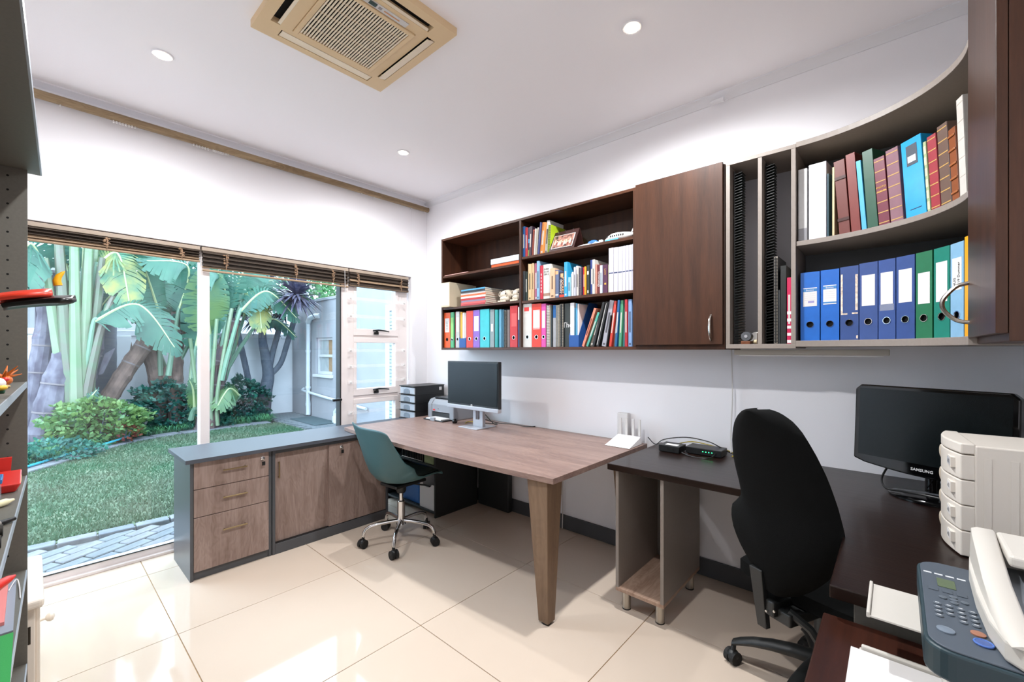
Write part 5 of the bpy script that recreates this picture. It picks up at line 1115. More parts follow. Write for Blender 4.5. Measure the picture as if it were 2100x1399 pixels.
MB().hexa([(-.10,2.19,.9035),(-.05,2.19,.9035),(-.05,2.21,.9035),(-.10,2.21,.9035)], [(-.10,2.19,.985),(-.045,2.19,.985),(-.045,2.21,.985),(-.10,2.21,.985)]).build('back_plate', M_RED, e)
e = thing('plastic_tub', 'clear plastic tub with blue lid on the middle bookcase shelf', 'tub', (-.09, 1.98, .9035)); B(-.14, 1.93, .9036, -.062, 2.01, .955).build('tub', mat('clear tub', 'b8c0c8', .2, alpha=.4), e, bevel=.003); B(-.144, 1.926, .955, -.058, 2.014, .968).build('lid', mat('toy blue', '3a6fa8', .4), e, bevel=.002)
e = thing('paint_bottle', 'small cream paint bottle lying on the middle bookcase shelf', 'bottle', (-.055, 1.86, .9035)); MB().tube([(-.09, 1.83, .914), (-.05, 1.87, .914), (-.043, 1.877, .914), (-.036, 1.884, .914)], [.010, .010, .006, .004], 12).build('body', mat('cream bottle', 'e0d8b0', .4), e, smooth=True)
e = thing('marker_pen', 'grey marker pen with black cap on the middle bookcase shelf', 'pen', (-.05, 1.68, .9035)); MB().cyl((-.10, 1.62, .911), (-.055, 1.66, .911), .007, n=12).build('barrel', mat('grey pen', '8f8a86', .4), e, smooth=True); MB().tube([(-.055, 1.66, .911), (-.030, 1.682, .911)], [.007, .005], 12).build('cap', M_BLACK, e, smooth=True)
e = thing('toy_truck', 'yellow and grey toy truck with black wheels on the middle bookcase shelf', 'toy', (-.06, 1.52, .9035)); B(-.095, 1.46, .918, -.052, 1.60, .945).build('body', M_YEL, e, bevel=.003); B(-.095, 1.54, .945, -.055, 1.60, .965).build('cab', mat('grey pen', '8f8a86', .4), e, bevel=.003)
for y in (1.48, 1.57):
    for x in (-.098, -.056): MB().cyl((x, y, .9175), (x+.01, y, .9175), .0135, n=14).build('wheel', M_RUBBER, e, smooth=True)
e = thing('red_crayon', 'red pointed crayon sticking out of the middle bookcase shelf', 'crayon', (-.05, 1.22, .9035)); MB().tube([(-.10, 1.14, .914), (-.045, 1.21, .914), (-.030, 1.235, .914), (-.022, 1.247, .914)], [.010, .010, .007, .002], 12).build('stick', M_RED, e, smooth=True)
tag(B(-.11, 1.80, .5725, -.035, 2.20, .576).build('folder', mat('slate paper', '8a909c', .7)), 'slate grey paper folder on the lower bookcase shelf', 'folder')
tag(B(-.115, 1.85, .5765, -.052, 2.16, .586).build('folder', mat('pink card', 'd8807c', .7)), 'pink card folder on top of the slate one', 'folder')
e = B(-.22, 1.15, .5725, -.034, 1.78, .579).build('felt_board', mat('green felt', '2f8f46', .9, bump=.2, bscale=500)); tag(e, 'bright green felt board on the lower bookcase shelf', 'board')
tag(MB().tube(arcpts([(-.05, 2.10, .578), (-.035, 2.16, .5875), (-.028, 2.12, .576), (-.025, 2.02, .575)], 5), .0015, 5).build('string', M_PAPER), 'loose white string on the lower bookcase shelf', 'string')
# hanging red and black ornament
e = thing('hanging_ornament', 'red and black curved ornament with a yellow horn hanging by the bookcase', 'ornament', (.0, 1.46, 1.45))
def orn(zo, th, x0, x1, w0):
    m2 = MB(); n = 16
    def f(u, v):
        s = x0+(x1-x0)*u; w_ = w0*(1-.75*max(0, (u-.75)/.25)**2); t = v*2-1
        return (s, 1.475-.55*s+t*w_, 1.468+.22*s+zo+.018*math.sin(PI*min(1, max(0, (s+.12)/.19)))*.5-.012*abs(t))
    m2.grid(f, n, 6); return m2
orn(.0, .01, -.20, .030, .055).build('red_strip', mat('red lacquer', 'e0402c', .35), e, smooth=True, solid=.010, recalc=False)
orn(-.016, .012, -.045, .067, .050).build('black_strip', mat('black lacquer', '0c0c0c', .3), e, smooth=True, solid=.009, recalc=False)
hp_ = [(.040, 1.45, 1.492), (.038, 1.45, 1.503), (.041, 1.45, 1.514), (.047, 1.45, 1.522), (.051, 1.45, 1.527)]; MB().tube(hp_, [.008, .0075, .006, .0035, .0008], 10).build('horn', mat('yellow lacquer', 'f0a818', .35), e, smooth=True)
MB().tube([(-.06, 1.51, 1.472), (-.055, 1.51, 1.974)], .0006, 4).build('thread', M_PAPER, e)
# white wooden bedside cabinet behind the bookcase
bsd = thing('bedside_cabinet', 'small cream-painted bedside cabinet between bookcase and window', 'cabinet', (-.17, 2.63, 0)); M_CRW = mat('cream paint', 'e6dbcd', .5)
B(-.36, 2.395, 0, .008, 2.86, .385).build('body', M_CRW, bsd, bevel=.004); B(-.385, 2.362, .385, .030, 2.888, .42).build('cabinet_top', M_CRW, bsd, bevel=.012, seg=3)
dr = B(.008, 2.405, .04, .020, 2.85, .375).build('door', M_CRW, bsd, bevel=.003); MB().lathe([(.008, 0), (.006, .008), (.006, .014), (.014, .020), (.017, .028), (.014, .036), (.004, .040)], (.020, 2.50, .285), 16, Matrix.Rotation(PI/2, 3, 'Y')).build('knob', M_CRW, dr, smooth=True)
B(-.028, 2.3935, .25, -.004, 2.395, .315).build('hinge', mat('dark bronze', '3a342c', .4, metal=.7), bsd)
# ------------------------------------------------------------------ garden plant layout (world metres)
LEAVES = [
  ('A', (0.52, 9.3, 0.73), (0.63, 9.2, 1.78), (1.14, 9.05, 2.07), (1.58, 8.95, 1.39), 0.33, 'g'),
  ('A', (0.5, 9.5, 0.72), (0.67, 9.4, 2.65), (0.91, 9.25, 2.88), (1.04, 9.15, 2.09), 0.3, 'y'),
  ('A', (0.32, 9.6, 0.73), (0.14, 9.5, 2.5), (-0.03, 9.35, 2.88), (-0.21, 9.25, 2.15), 0.35, 'g'),
  ('A', (0.44, 9.9, 0.7), (0.38, 9.8, 2.57), (0.27, 9.65, 3.21), (0.12, 9.55, 3.68), 0.35, 'g'),
  ('A', (0.49, 9.8, 0.7), (0.54, 9.7, 2.58), (0.56, 9.55, 3.41), (0.58, 9.45, 3.93), 0.35, 'g'),
  ('A', (0.57, 9.7, 0.7), (0.79, 9.6, 2.76), (0.92, 9.45, 3.31), (1.09, 9.35, 3.73), 0.35, 'g'),
  ('A', (0.64, 9.9, 0.69), (0.86, 9.8, 2.63), (1.06, 9.65, 3.13), (1.43, 9.55, 3.02), 0.4, 'g'),
  ('B', (1.59, 9.5, 0.9), (1.71, 9.4, 2.01), (1.82, 9.25, 2.8), (1.25, 9.15, 2.81), 0.38, 'g'),
  ('B', (1.53, 9.8, 0.89), (1.49, 9.7, 2.02), (1.3, 9.55, 2.66), (1.16, 9.45, 3.08), 0.3, 'g'),
  ('B', (1.66, 9.7, 0.8), (1.96, 9.6, 1.59), (1.96, 9.45, 2.21), (1.93, 9.35, 2.55), 0.34, 'd'),
  ('B', (1.88, 9.4, 0.37), (1.93, 9.3, 1.33), (2.08, 9.15, 2.37), (2.17, 9.05, 2.85), 0.36, 'g'),
  ('B', (1.62, 9.9, 0.97), (1.27, 9.8, 2.01), (0.94, 9.65, 2.3), (0.7, 9.55, 1.96), 0.3, 'd'),
  ('C', (2.24, 9.2, 0.71), (2.37, 9.1, 2.04), (2.25, 8.95, 2.63), (2.01, 8.85, 2.74), 0.4, 'g'),
  ('C', (2.33, 9.4, 0.69), (2.52, 9.3, 2.2), (2.64, 9.15, 2.79), (2.96, 9.05, 2.96), 0.36, 'g'),
  ('C', (2.26, 9.0, 0.8), (2.52, 8.9, 2.04), (2.92, 8.75, 2.44), (3.41, 8.65, 1.97), 0.24, 'g'),
  ('C', (2.28, 9.2, 0.7), (2.64, 9.1, 2.42), (2.82, 8.95, 2.32), (2.86, 8.85, 1.75), 0.22, 'y'),
  ('C', (2.37, 9.5, 0.77), (2.9, 9.4, 1.78), (3.22, 9.25, 1.96), (3.59, 9.15, 1.62), 0.13, 'd'),
  ('C', (2.17, 9.3, 0.62), (2.14, 9.2, 1.59), (2.05, 9.05, 2.19), (2.08, 8.95, 2.74), 0.34, 'l'),
  ('C', (2.46, 9.6, 0.77), (2.76, 9.5, 1.99), (2.84, 9.35, 2.56), (3.2, 9.25, 2.73), 0.34, 'g'),
  ('C', (2.46, 9.3, 0.23), (2.6, 9.2, 0.48), (2.39, 9.05, 0.64), (2.19, 8.95, 0.36), 0.22, 'l'),
  ('B', (1.83, 9.1, 0.14), (1.86, 9.0, 0.34), (1.81, 8.85, 0.67), (1.74, 8.75, 0.84), 0.1, 'l'),
  ('A', (0.41, 9.2, 0.23), (0.46, 9.1, 0.42), (0.54, 8.95, 0.57), (0.64, 8.85, 0.75), 0.1, 'd'),
]
TRUNKS = [
  ('A', [(0.02, 9.7, 0.0, 0.177), (0.07, 9.7, 0.89, 0.148), (0.14, 9.7, 1.63, 0.127), (0.17, 9.7, 2.53, 0.097)]),
  ('A', [(0.14, 9.4, 0.03, 0.217), (0.24, 9.4, 0.74, 0.183), (0.36, 9.4, 1.33, 0.141), (0.42, 9.4, 1.63, 0.12)]),
  ('A', [(0.37, 9.55, -0.03, 0.196), (0.42, 9.55, 0.72, 0.228), (0.53, 9.55, 1.48, 0.246), (0.56, 9.55, 1.95, 0.2)]),
  ('B', [(0.73, 9.6, 0.3, 0.11), (0.93, 9.6, 0.76, 0.121), (1.18, 9.6, 1.25, 0.124), (1.42, 9.6, 1.67, 0.119)]),
  ('B', [(1.55, 9.9, 0.36, 0.115), (1.47, 9.9, 0.98, 0.122), (1.35, 9.9, 1.59, 0.121)]),
  ('B', [(1.73, 9.7, 0.45, 0.106), (1.73, 9.7, 0.97, 0.106), (1.74, 9.7, 1.5, 0.106), (1.76, 9.7, 2.03, 0.088)]),
  ('C', [(2.09, 9.2, 0.02, 0.175), (2.2, 9.2, 0.62, 0.141), (2.35, 9.2, 1.33, 0.117), (2.52, 9.2, 1.92, 0.1)]),
]
# ------------------------------------------------------------------ garden beyond the window
ZG = -.08
def gmat(key, col, *a, **k): return mat(key, jit(col, .84), *a, **k)
def leaf_mat(key, c1, c2, nscale=6, tr=.35, rough=.45):
    if key in MATS: return MATS[key]
    c1, c2 = jit(c1, .86), jit(c2, .86)
    m = mat(key, c1, rough, noise=.01, nscale=nscale, col2=c2); nt = m.node_tree; b = nt.nodes['Principled BSDF']; out = nt.nodes['Material Output']
    t = nt.nodes.new('ShaderNodeBsdfTranslucent'); mx = nt.nodes.new('ShaderNodeMixShader'); mx.inputs[0].default_value = tr
    src = b.inputs['Base Color'].links[0].from_socket; nt.links.new(src, t.inputs[0]); nt.links.new(b.outputs[0], mx.inputs[1]); nt.links.new(t.outputs[0], mx.inputs[2]); nt.links.new(mx.outputs[0], out.inputs[0])
    return m
L_G = leaf_mat('banana leaf green', '50856e', '356a5a', 3); L_Y = leaf_mat('banana leaf yellowing', 'b4b060', '5a9070', 5); L_D = leaf_mat('banana leaf dark', '3c6f62', '274e48', 3); L_L = leaf_mat('banana leaf light', '76965c', '548468', 3)
M_LAWNB = gmat('lawn thatch', '4d6a4c', .9, noise=.2, nscale=2.5, col2='66705a'); M_SOIL = gmat('garden soil', '4a4238', .95, noise=.3, nscale=12)
# ground planes
EDGE = arcpts([(-1.6, 6.0, ZG), (-.75, 6.75, ZG), (-.02, 7.48, ZG), (.5, 8.12, ZG), (1.03, 8.72, ZG), (1.6, 8.97, ZG), (2.4, 9.03, ZG), (3.18, 9.03, ZG)], 8)
g = struct(B(-9, 3.8, ZG-.25, 12, 24, ZG-.03).build('ground', M_SOIL), 'garden soil')
poly = [(p.x, p.y) for p in EDGE]+[(3.24, 8.9), (3.24, 4.62), (-4, 4.62), (-4, 6.0)]
lawn = struct(MB().prism(poly, ZG-.03, ZG).build('lawn_base', M_LAWNB), 'lawn ground')
# grass blades
r2 = random.Random(5); gb = MB(); pts2 = [(p.x, p.y) for p in EDGE]
def edge_y(x):
    for i in range(len(pts2)-1):
        if pts2[i][0] <= x <= pts2[i+1][0]:
            k = (x-pts2[i][0])/(pts2[i+1][0]-pts2[i][0]); return pts2[i][1]*(1-k)+pts2[i+1][1]*k
    return 9.0 if x > 3 else 6.0
vs, fs = [], []
for _ in range(52000):
    x = r2.uniform(-.9, 3.22); y = 4.66+(9-4.66)*r2.random()**1.25
    if y > edge_y(x)-.02: continue
    h = r2.uniform(.015, .04); a = r2.uniform(0, PI); wv = .0035+.0006*y; lx, ly = r2.uniform(-.02, .02), r2.uniform(-.02, .02); n = len(vs)
    vs += [(x-wv*math.cos(a), y-wv*math.sin(a), ZG), (x+wv*math.cos(a), y+wv*math.sin(a), ZG), (x+lx, y+ly, ZG+h)]; fs.append((n, n+1, n+2))
gb.v, gb.f = vs, fs
o = gb.build('lawn_grass', leaf_mat('grass blades', '4a7a58', '6f7d66', 1.2, .3, .6), recalc=False); tag(o, 'mown green lawn outside the window', 'grass'); stuff(o)
# stone edging of the planting bed
edging = struct(B(-.9, 9.5, ZG-.03, -.8, 9.6, ZG-.02).build('edging_footing', M_SOIL), 'stone edging of the planting bed')
M_STN = gmat('grey edging stone', '7c7d84', .85, noise=.15, nscale=10)
acc = 0; i = 0; L = EDGE
stones = []
cum = [0]
for k in range(1, len(L)): cum.append(cum[-1]+(L[k]-L[k-1]).length)
def at_len(s):
    for k in range(1, len(cum)):
        if cum[k] >= s: t_ = (s-cum[k-1])/(cum[k]-cum[k-1]); return L[k-1].lerp(L[k], t_), (L[k]-L[k-1]).normalized()
    return L[-1], (L[-1]-L[-2]).normalized()
s_ = 1.0
while s_ < cum[-1]-.1:
    ln = r2.uniform(.30, .38); p, d = at_len(s_+ln/2); n_ = Vector((-d.y, d.x, 0)); M = Matrix.Translation(p+n_*.10+Vector((0,0,.0))) @ Matrix((d, n_, Vector((0,0,1)))).transposed().to_4x4()
    MB().obox(M, ln-.015, .24+r2.uniform(-.02, .02), .05+r2.uniform(0, .012)).build('edging_stone', M_STN, edging, bevel=.01); s_ += ln
# patio pavers under the window
patio = struct(B(-4, 3.8, ZG-.035, 3.26, 4.62, ZG-.008).build('patio', mat('paver joint', '6a6a68', .95)), 'paved strip below the window')
M_PV = [gmat('paver blue-grey', '6f7780', .8, noise=.15, nscale=14), gmat('paver grey', '787d82', .8, noise=.15, nscale=14), gmat('paver pale', '83858a', .8, noise=.15, nscale=14)]
ang = math.radians(28); ca, sa = math.cos(ang), math.sin(ang); pl, pw = .21, .105; src = {}
for iu in range(-14, 16):
    for iv in range(-16, 20):
        u = (iu+.5*(iv % 2))*pl; v = iv*pw; cx, cy = .35+u*ca-v*sa, 4.15+u*sa+v*ca
        if not (-.75 < cx < 1.35 and 3.86 < cy < 4.44): continue
        k = r2.randrange(3); M = M4((cx, cy, ZG-.006+r2.uniform(-.003, .003)), ang+r2.uniform(-.02, .02))
        if k not in src: src[k] = MB().obox(Matrix(), pl-.010, pw-.010, .04).build('paver', M_PV[k], patio, local=True, bevel=.006, seg=1); src[k].matrix_local = WM(patio).inverted() @ M
        else:
            c = src[k].copy(); COL.objects.link(c); c.parent = patio; c.matrix_parent_inverse = Matrix(); c.matrix_local = WM(patio).inverted() @ M
for k in range(11):
    x = -.85+.215*k; y = 4.57-.05*math.sin((x+.2)*1.4)
    MB().obox(M4((x, y, ZG+.004), -.06*math.cos(x*1.4)), .205, .105, .05).build('border_paver', M_PV[k % 3], patio, bevel=.008)
# brick paving by the neighbouring wing
pv2 = struct(B(3.26, 3.8, ZG-.035, 4.0, 10.4, ZG-.008).build('side_paving', mat('paver joint', '6a6a68', .95)), 'brick paving beside the outbuilding'); s0 = None
for iu in range(4):
    for iv in range(30):
        x = 3.27+.105+iu*.21-(.105 if iv % 2 else 0); y = 7.1+iv*.108
        if not (3.36 < x < 3.93 and y < 10.33): continue
        M = M4((x, y, ZG-.006))
        if s0 is None: s0 = MB().obox(Matrix(), .20, .098, .04).build('brick', M_PV[1], pv2, local=True); s0.matrix_local = WM(pv2).inverted() @ M
        else:
            c = s0.copy(); COL.objects.link(c); c.parent = pv2; c.matrix_parent_inverse = Matrix(); c.matrix_local = WM(pv2).inverted() @ M
patch_ = tag(B(3.50, 8.05, ZG+.0145, 3.95, 9.2, ZG+.03).build('dark_patch', mat('dark patch', '3f4c50', .95, bump=.4, bscale=120), bevel=.004), 'dark flat patch on the brick paving', 'patch')  # thin dark slab laid over the bricks
# boundary wall, outbuilding and neighbour's house
M_GW = mat('plaster lightened against shade', 'dcdce0', .9, noise=.04, nscale=3); M_GW2 = gmat('plaster darkened against skylight', 'a8a8ae', .9, noise=.04, nscale=3); M_WH = gmat('white plaster', 'd8d8dc', .9)  # same plaster paint; wall lightened and outbuilding darkened to offset shade and skylight
bw = MB(); bw.box(-8, 10.4, ZG-.03, 4.4, 10.62, 1.60); bw.box(-8, 10.37, 1.60, 4.4, 10.65, 1.70); bw.box(.90, 10.34, ZG-.03, 1.20, 10.40, 1.60)
struct(bw.build('wall_garden', M_GW, bevel=.01), 'grey plastered garden boundary wall')
ob = thing('outbuilding', 'pale grey plastered outbuilding with a small window', 'building', (5.2, 7.5, ZG-.008))
m2 = MB(); z0 = ZG-.008; m2.box(4.0, 9.16, z0, 6.4, 10.37, 2.36); m2.box(4.0, 8.12, z0, 6.4, 8.40, 2.36); m2.box(4.0, 8.40, z0, 6.4, 9.16, .84); m2.box(4.0, 8.40, 1.60, 6.4, 9.16, 2.36); m2.box(4.14, 8.40, .84, 6.4, 9.16, 1.60)
m2.box(4.0, 3.81, z0, 6.4, 8.12, 2.95); m2.build('wall', M_GW2, ob)
m2 = MB(); m2.box(3.98, 8.12, 2.36, 6.4, 10.37, 2.42); m2.build('parapet', M_GW2, ob, bevel=.008)
m2 = MB(); m2.box(3.95, 8.36, .78, 4.02, 9.20, .84); m2.build('window_sill', M_WH, ob, bevel=.006)
wf = MB(); wf.box(4.05, 8.40, .84, 4.09, 8.45, 1.60); wf.box(4.05, 9.11, .84, 4.09, 9.16, 1.60); wf.box(4.05, 8.45, .84, 4.09, 9.11, .90); wf.box(4.05, 8.45, 1.55, 4.09, 9.11, 1.60); wf.box(4.045, 8.45, 1.20, 4.09, 9.11, 1.25)
q = wf.build('window', M_WH, ob, bevel=.003); B(4.068, 8.45, .90, 4.072, 9.11, 1.20).build('pane', M_GLASS, q); B(4.068, 8.45, 1.25, 4.072, 9.11, 1.55).build('pane', M_GLASS, q)
B(4.080, 8.45, .90, 4.083, 8.72, 1.55).build('inner_blind', mat('tan slatted blind', 'b08a68', .7, noise=.3, nscale=30, stretch=(1, 1, 30)), q); B(4.086, 8.45, .90, 4.089, 9.11, 1.55).build('curtain', M_WH, q)
m2 = MB(); m2.cyl((3.94, 9.38, .10), (3.94, 9.38, 1.95), .045, n=14); m2.tube([(3.94, 9.38, 1.93), (3.94, 9.30, 2.02), (3.97, 9.10, 2.06), (4.02, 8.98, 2.06)], .055, 12); m2.tube([(3.94, 9.38, .25), (3.94, 9.37, .05), (3.93, 9.36, -.04)], .05, 12); m2.build('downpipe', gmat('white pipe', 'd4dae0', .4), ob, smooth=True)
for z in (.16, .52, 1.30): MB().cyl((3.94, 9.38, z), (3.94, 9.38, z+.05), .056, n=14).build('pipe_collar', gmat('white pipe', 'd4dae0', .4), ob, smooth=True)
MB().tube(arcpts([(4.0, 9.72, .50), (3.95, 9.70, .47), (3.94, 9.55, .455), (3.94, 8.9, .41), (3.94, 7.0, .30)], 4), .028, 10).build('waste_pipe', gmat('white pipe', 'd4dae0', .4), ob, smooth=True)
m2 = MB(); m2.cyl((3.92, 8.08, ZG), (3.92, 8.08, .06), .07, n=14); m2.tube([(3.92, 8.08, .06), (3.92, 8.08, .15), (3.92, 8.0, .20)], .05, 12); m2.build('drain_elbow', gmat('white pipe', 'd4dae0', .4), ob, smooth=True)
m2 = MB(); m2.box(3.97, 6.30, z0, 4.0, 6.42, 2.1); m2.box(3.97, 5.55, z0, 4.0, 5.65, 2.1); m2.box(3.97, 5.65, 2.0, 4.0, 6.30, 2.1); q = m2.build('door_frame', M_WH, ob)
for k in range(34): B(3.975, 5.65, .05+.057*k, 3.995, 6.30, .095+.057*k).build('louvre_slat', mat('blue-grey slat', '8ea4b4', .6), q)
nh = thing('neighbour_house', 'white plastered neighbouring house behind the garden wall', 'building', (1.0, 15.0, ZG-.03)); B(-6, 14.0, ZG-.03, 5.6, 17, 3.1).build('wall', M_WH, nh); B(-6.2, 13.8, 3.1, 5.8, 17.2, 3.18).build('roof_edge', M_WH, nh)
B(2.6, 13.94, 1.4, 3.5, 13.995, 2.6).build('window', mat('grey window', '6f7880', .3), nh)

# ---- plants
M_TR = {'A': gmat('banana trunk grey', '7f7a86', .9, noise=.25, nscale=9, col2='4a4450', stretch=(1, 1, .6)), 'B': gmat('banana trunk brown', '8a6f66', .9, noise=.25, nscale=10, col2='4f3f3a', stretch=(1, 1, .6)), 'C': gmat('banana trunk reddish', '7f655e', .9, noise=.3, nscale=12, col2='4a3f44', stretch=(1, 1, .6))}
M_STEM = leaf_mat('banana stem', '7c9a72', '8f9a80', 4, .1); M_PET = gmat('leaf stalk', '7a9c84', .5)
CL = {'A': thing('banana_plant', 'large giant strelitzia clump with grey trunks at the left of the garden', 'plant', (.3, 9.5, ZG-.03)), 'B': thing('banana_plant', 'giant strelitzia clump with a slanting trunk in the middle of the garden', 'plant', (1.5, 9.7, ZG-.03)), 'C': thing('banana_plant', 'giant strelitzia with reddish trunk to the right of the frame post', 'plant', (2.1, 9.2, ZG-.03))}
for c_ in CL.values(): c_['group'] = 'giant strelitzia clumps'
for c, pts in TRUNKS:
    p = [(x, y, z) for x, y, z, r in pts]; rr = [r for *_q, r in pts]
    p = [(p[0][0]-(p[1][0]-p[0][0])*.3, p[0][1], min(ZG-.03, p[0][2]))]+p; rr = [rr[0]]+rr
    path = arcpts(p, 7); R_ = []
    for k in range(len(path)):
        f = k/(len(path)-1)*(len(rr)-1); i_ = min(int(f), len(rr)-2); base = rr[i_]*(1-(f-i_))+rr[i_+1]*(f-i_); R_.append(base*(1+.10*((k % 4) == 0)))
    tr = MB().tube(path, R_, 14).build('trunk', M_TR[c], CL[c], smooth=True, angle=25)
    for k in [q for q in range(3, len(path)-1, 4) if r2.random() < .7]:
        d = (path[k+1]-path[k-1]).normalized(); MB().tube([path[k]-d*.012, path[k]+d*.012], R_[k]*1.06, 14).build('leaf_scar', gmat('pale scar', '857a7c', .9), tr, smooth=True)
    # loose sheath strips
    for q in range(4):
        k = r2.randrange(2, len(path)-2); a = r2.uniform(0, 2*PI); o_ = Vector((math.cos(a), -abs(math.sin(a)), 0))*R_[k]
        MB().add([path[k]+o_, path[k]+o_*1.05+Vector((.05, 0, .02)), path[min(k+3, len(path)-1)]+o_*1.5+Vector((.03, 0, .1)), path[min(k+3, len(path)-1)]+o_*1.1], [(0,1,2,3)]).build('sheath', M_TR[c], tr, recalc=False)
NV = Vector((-.15, -.72, .68)).normalized()
def blade(p1, p2, p3, w, ragged):
    rib = arcpts([p1, p2, p3], 14); n = len(rib)-1; m2 = MB(); rg = random.Random(int(p1[0]*1000+p3[2]*100))
    for k in range(n):
        t0 = k/n; t1 = (k+1)/n; d = (rib[k+1]-rib[k]).normalized(); sd = d.cross(NV).normalized()
        w0 = w*(math.sin(PI*min(1, .08+t0*.92))**.55)*(1 if t0 < .75 else 1-.45*(t0-.75)/.25); w1 = w*(math.sin(PI*min(1, .08+t1*.92))**.55)*(1 if t1 < .75 else 1-.45*(t1-.75)/.25)
        for s in (-1, 1):
            gap = .0 if rg.random() > ragged else .35*rg.random(); dr = Vector((0,0,-1)); a0, a1 = rib[k], rib[k].lerp(rib[k+1], 1-gap*.3); lag = d*.10*w/.3
            j = rg.uniform(-.04, .06)
            b0 = a0+sd*s*w0*.55+dr*w0*.10+lag*.6; b1 = a1+sd*s*w1*.55+dr*w1*.10+lag*.6
            c0 = a0+sd*s*w0+dr*(w0*.38+j)+lag*1.3; c1 = a1+sd*s*w1*(1-gap*.2)+dr*(w1*.38+j)+lag*1.3
            if gap: c1 = c1.lerp(c0, gap); b1 = b1.lerp(b0, gap*.4)
            m2.add([a0, a1, b1, b0, c1, c0], [(0,1,2,3), (3,2,4,5)])
    return m2, rib
for c, p0, p1, p2, p3, w_, k in LEAVES:
    m2, rib = blade(Vector(p1), Vector(p2), Vector(p3), w_, .5 if k in 'gyd' else .12)
    lf = m2.build('leaf', {'g': L_G, 'y': L_Y, 'd': L_D, 'l': L_L}[k], CL[c], recalc=False, smooth=True)
    MB().tube(rib, [.020*(1-.8*q/(len(rib)-1))+.003 for q in range(len(rib))], 6).build('midrib', gmat('leaf midrib', 'c4cf9a', .5), lf, smooth=True)
    b = Vector(p0); e_ = Vector(p1); MB().tube(arcpts([b, b.lerp(e_, .5)+Vector((0, 0, .03)), e_, Vector(rib[2])], 6), [.045-.025*q/18 for q in range(19)], 8).build('leaf_stalk', M_PET, CL[c], smooth=True)
STEMS = [M_STEM, leaf_mat('olive stem', '7d8a58', '6a8a62', 5, .1), leaf_mat('dry sheath stem', '7a7268', '6d8066', 6, .1)]
# upright fleshy stems of the left clump
for x0, x1, y, z1, r in ((.38, .12, 9.35, 2.7, .06), (.42, .26, 9.3, 3.1, .07), (.45, .42, 9.25, 3.2, .065), (.48, .58, 9.3, 3.0, .07), (.52, .74, 9.35, 2.8, .06), (.50, .86, 9.25, 2.2, .05), (.44, .34, 9.45, 2.4, .06), (.55, .66, 9.45, 3.2, .07)):
    MB().tube(arcpts([(x0, y, .2), (x0*.8+x1*.2, y, .8), (x0*.4+x1*.6, y, 1.7), (x1, y, z1)], 6), [r*1.7-r*.055*q for q in range(19)], 8).build('stem', STEMS[int(x1*100) % 3], CL['A'], smooth=True)
for x0, x1, y, z1 in ((1.86, 1.95, 9.35, 1.65), (1.95, 1.86, 9.3, 1.55), (2.12, 2.2, 9.05, 1.9), (2.2, 2.42, 9.0, 2.1)):
    MB().tube(arcpts([(x0, y, .0), (x0, y, .6), (x1, y, z1)], 8), .03, 8).build('stem', M_STEM, CL['B' if x0 < 2 else 'C'], smooth=True)
# palm trunk
pt = thing('palm_tree', 'thick straight grey palm trunk in front of the garden wall', 'palm', (.77, 10.05, ZG-.03)); m2 = MB(); path = [(.77, 10.05, ZG-.03+.12*k) for k in range(42)]; m2.tube(path, [.205*(1+.018*(k % 2)) for k in range(42)], 18); m2.build('trunk', gmat('palm bark', '71757f', .95, noise=.25, nscale=5, col2='555a66', stretch=(1, 1, 8)), pt, smooth=True)
for k in range(11):
    a = 2*PI*k/11; c, s = math.cos(a), math.sin(a); m2, rib = blade(Vector((.77+.15*c, 10.05+.15*s, 4.9)), Vector((.77+1.3*c, 10.05+1.0*s, 5.5)), Vector((.77+2.3*c, 10.05+1.6*s, 4.6)), .35, .7); m2.build('frond', L_D, pt, recalc=False)
# cordyline
cd = thing('cordyline_tree', 'branching cordyline with spiky purple-grey heads', 'tree', (3.24, 9.9, ZG-.03)); M_CB = gmat('cordyline bark', '6f7480', .95, noise=.3, nscale=14, col2='4f5460')
MB().tube(arcpts([(3.22, 9.9, ZG-.03), (3.27, 9.9, .45), (3.33, 9.9, .80), (3.28, 9.9, 1.2), (3.22, 9.9, 1.55), (3.22, 9.9, 2.05)], 6), [.15-.003*k for k in range(31)], 12).build('trunk', M_CB, cd, smooth=True)
for pts in ([(3.33, 9.9, .78), (3.40, 9.88, 1.25), (3.50, 9.88, 1.65), (3.60, 9.88, 2.1)], [(3.35, 9.9, .80), (3.55, 9.85, 1.05), (3.60, 9.6, 1.5), (3.58, 9.15, 2.05), (3.46, 8.74, 2.38)], [(3.05, 9.95, .3), (2.92, 9.95, 1.0), (2.78, 9.95, 1.7), (2.72, 9.95, 2.1)]):
    MB().tube(arcpts(pts, 6), .055, 10).build('branch', M_CB, cd, smooth=True)
M_CORD_L = [leaf_mat('cordyline purple', '6d6478', '42405a', 8, .15), leaf_mat('cordyline dark', '3f4a5c', '2a3446', 8, .15)]
def rosette(c, R, n, m, down=.5):
    m2 = MB(); c = Vector(c)
    for k in range(n):
        th = r2.uniform(0, 2*PI); el = r2.uniform(-.8, 1.35); d = Vector((math.cos(th)*math.cos(el), math.sin(th)*math.cos(el), math.sin(el))); l = R*r2.uniform(.75, 1.1); sd = d.cross(Vector((0, 0, 1)))
        sd = sd.normalized() if sd.length > .01 else Vector((1, 0, 0)); wv = .03
        a, b, e_ = c+d*.05, c+d*l*.55, c+d*l+Vector((0, 0, -down*l*.3)); m2.add([a-sd*wv*.7, a+sd*wv*.7, b+sd*wv, b-sd*wv, e_], [(0,1,2,3), (3,2,4)])
    return m2
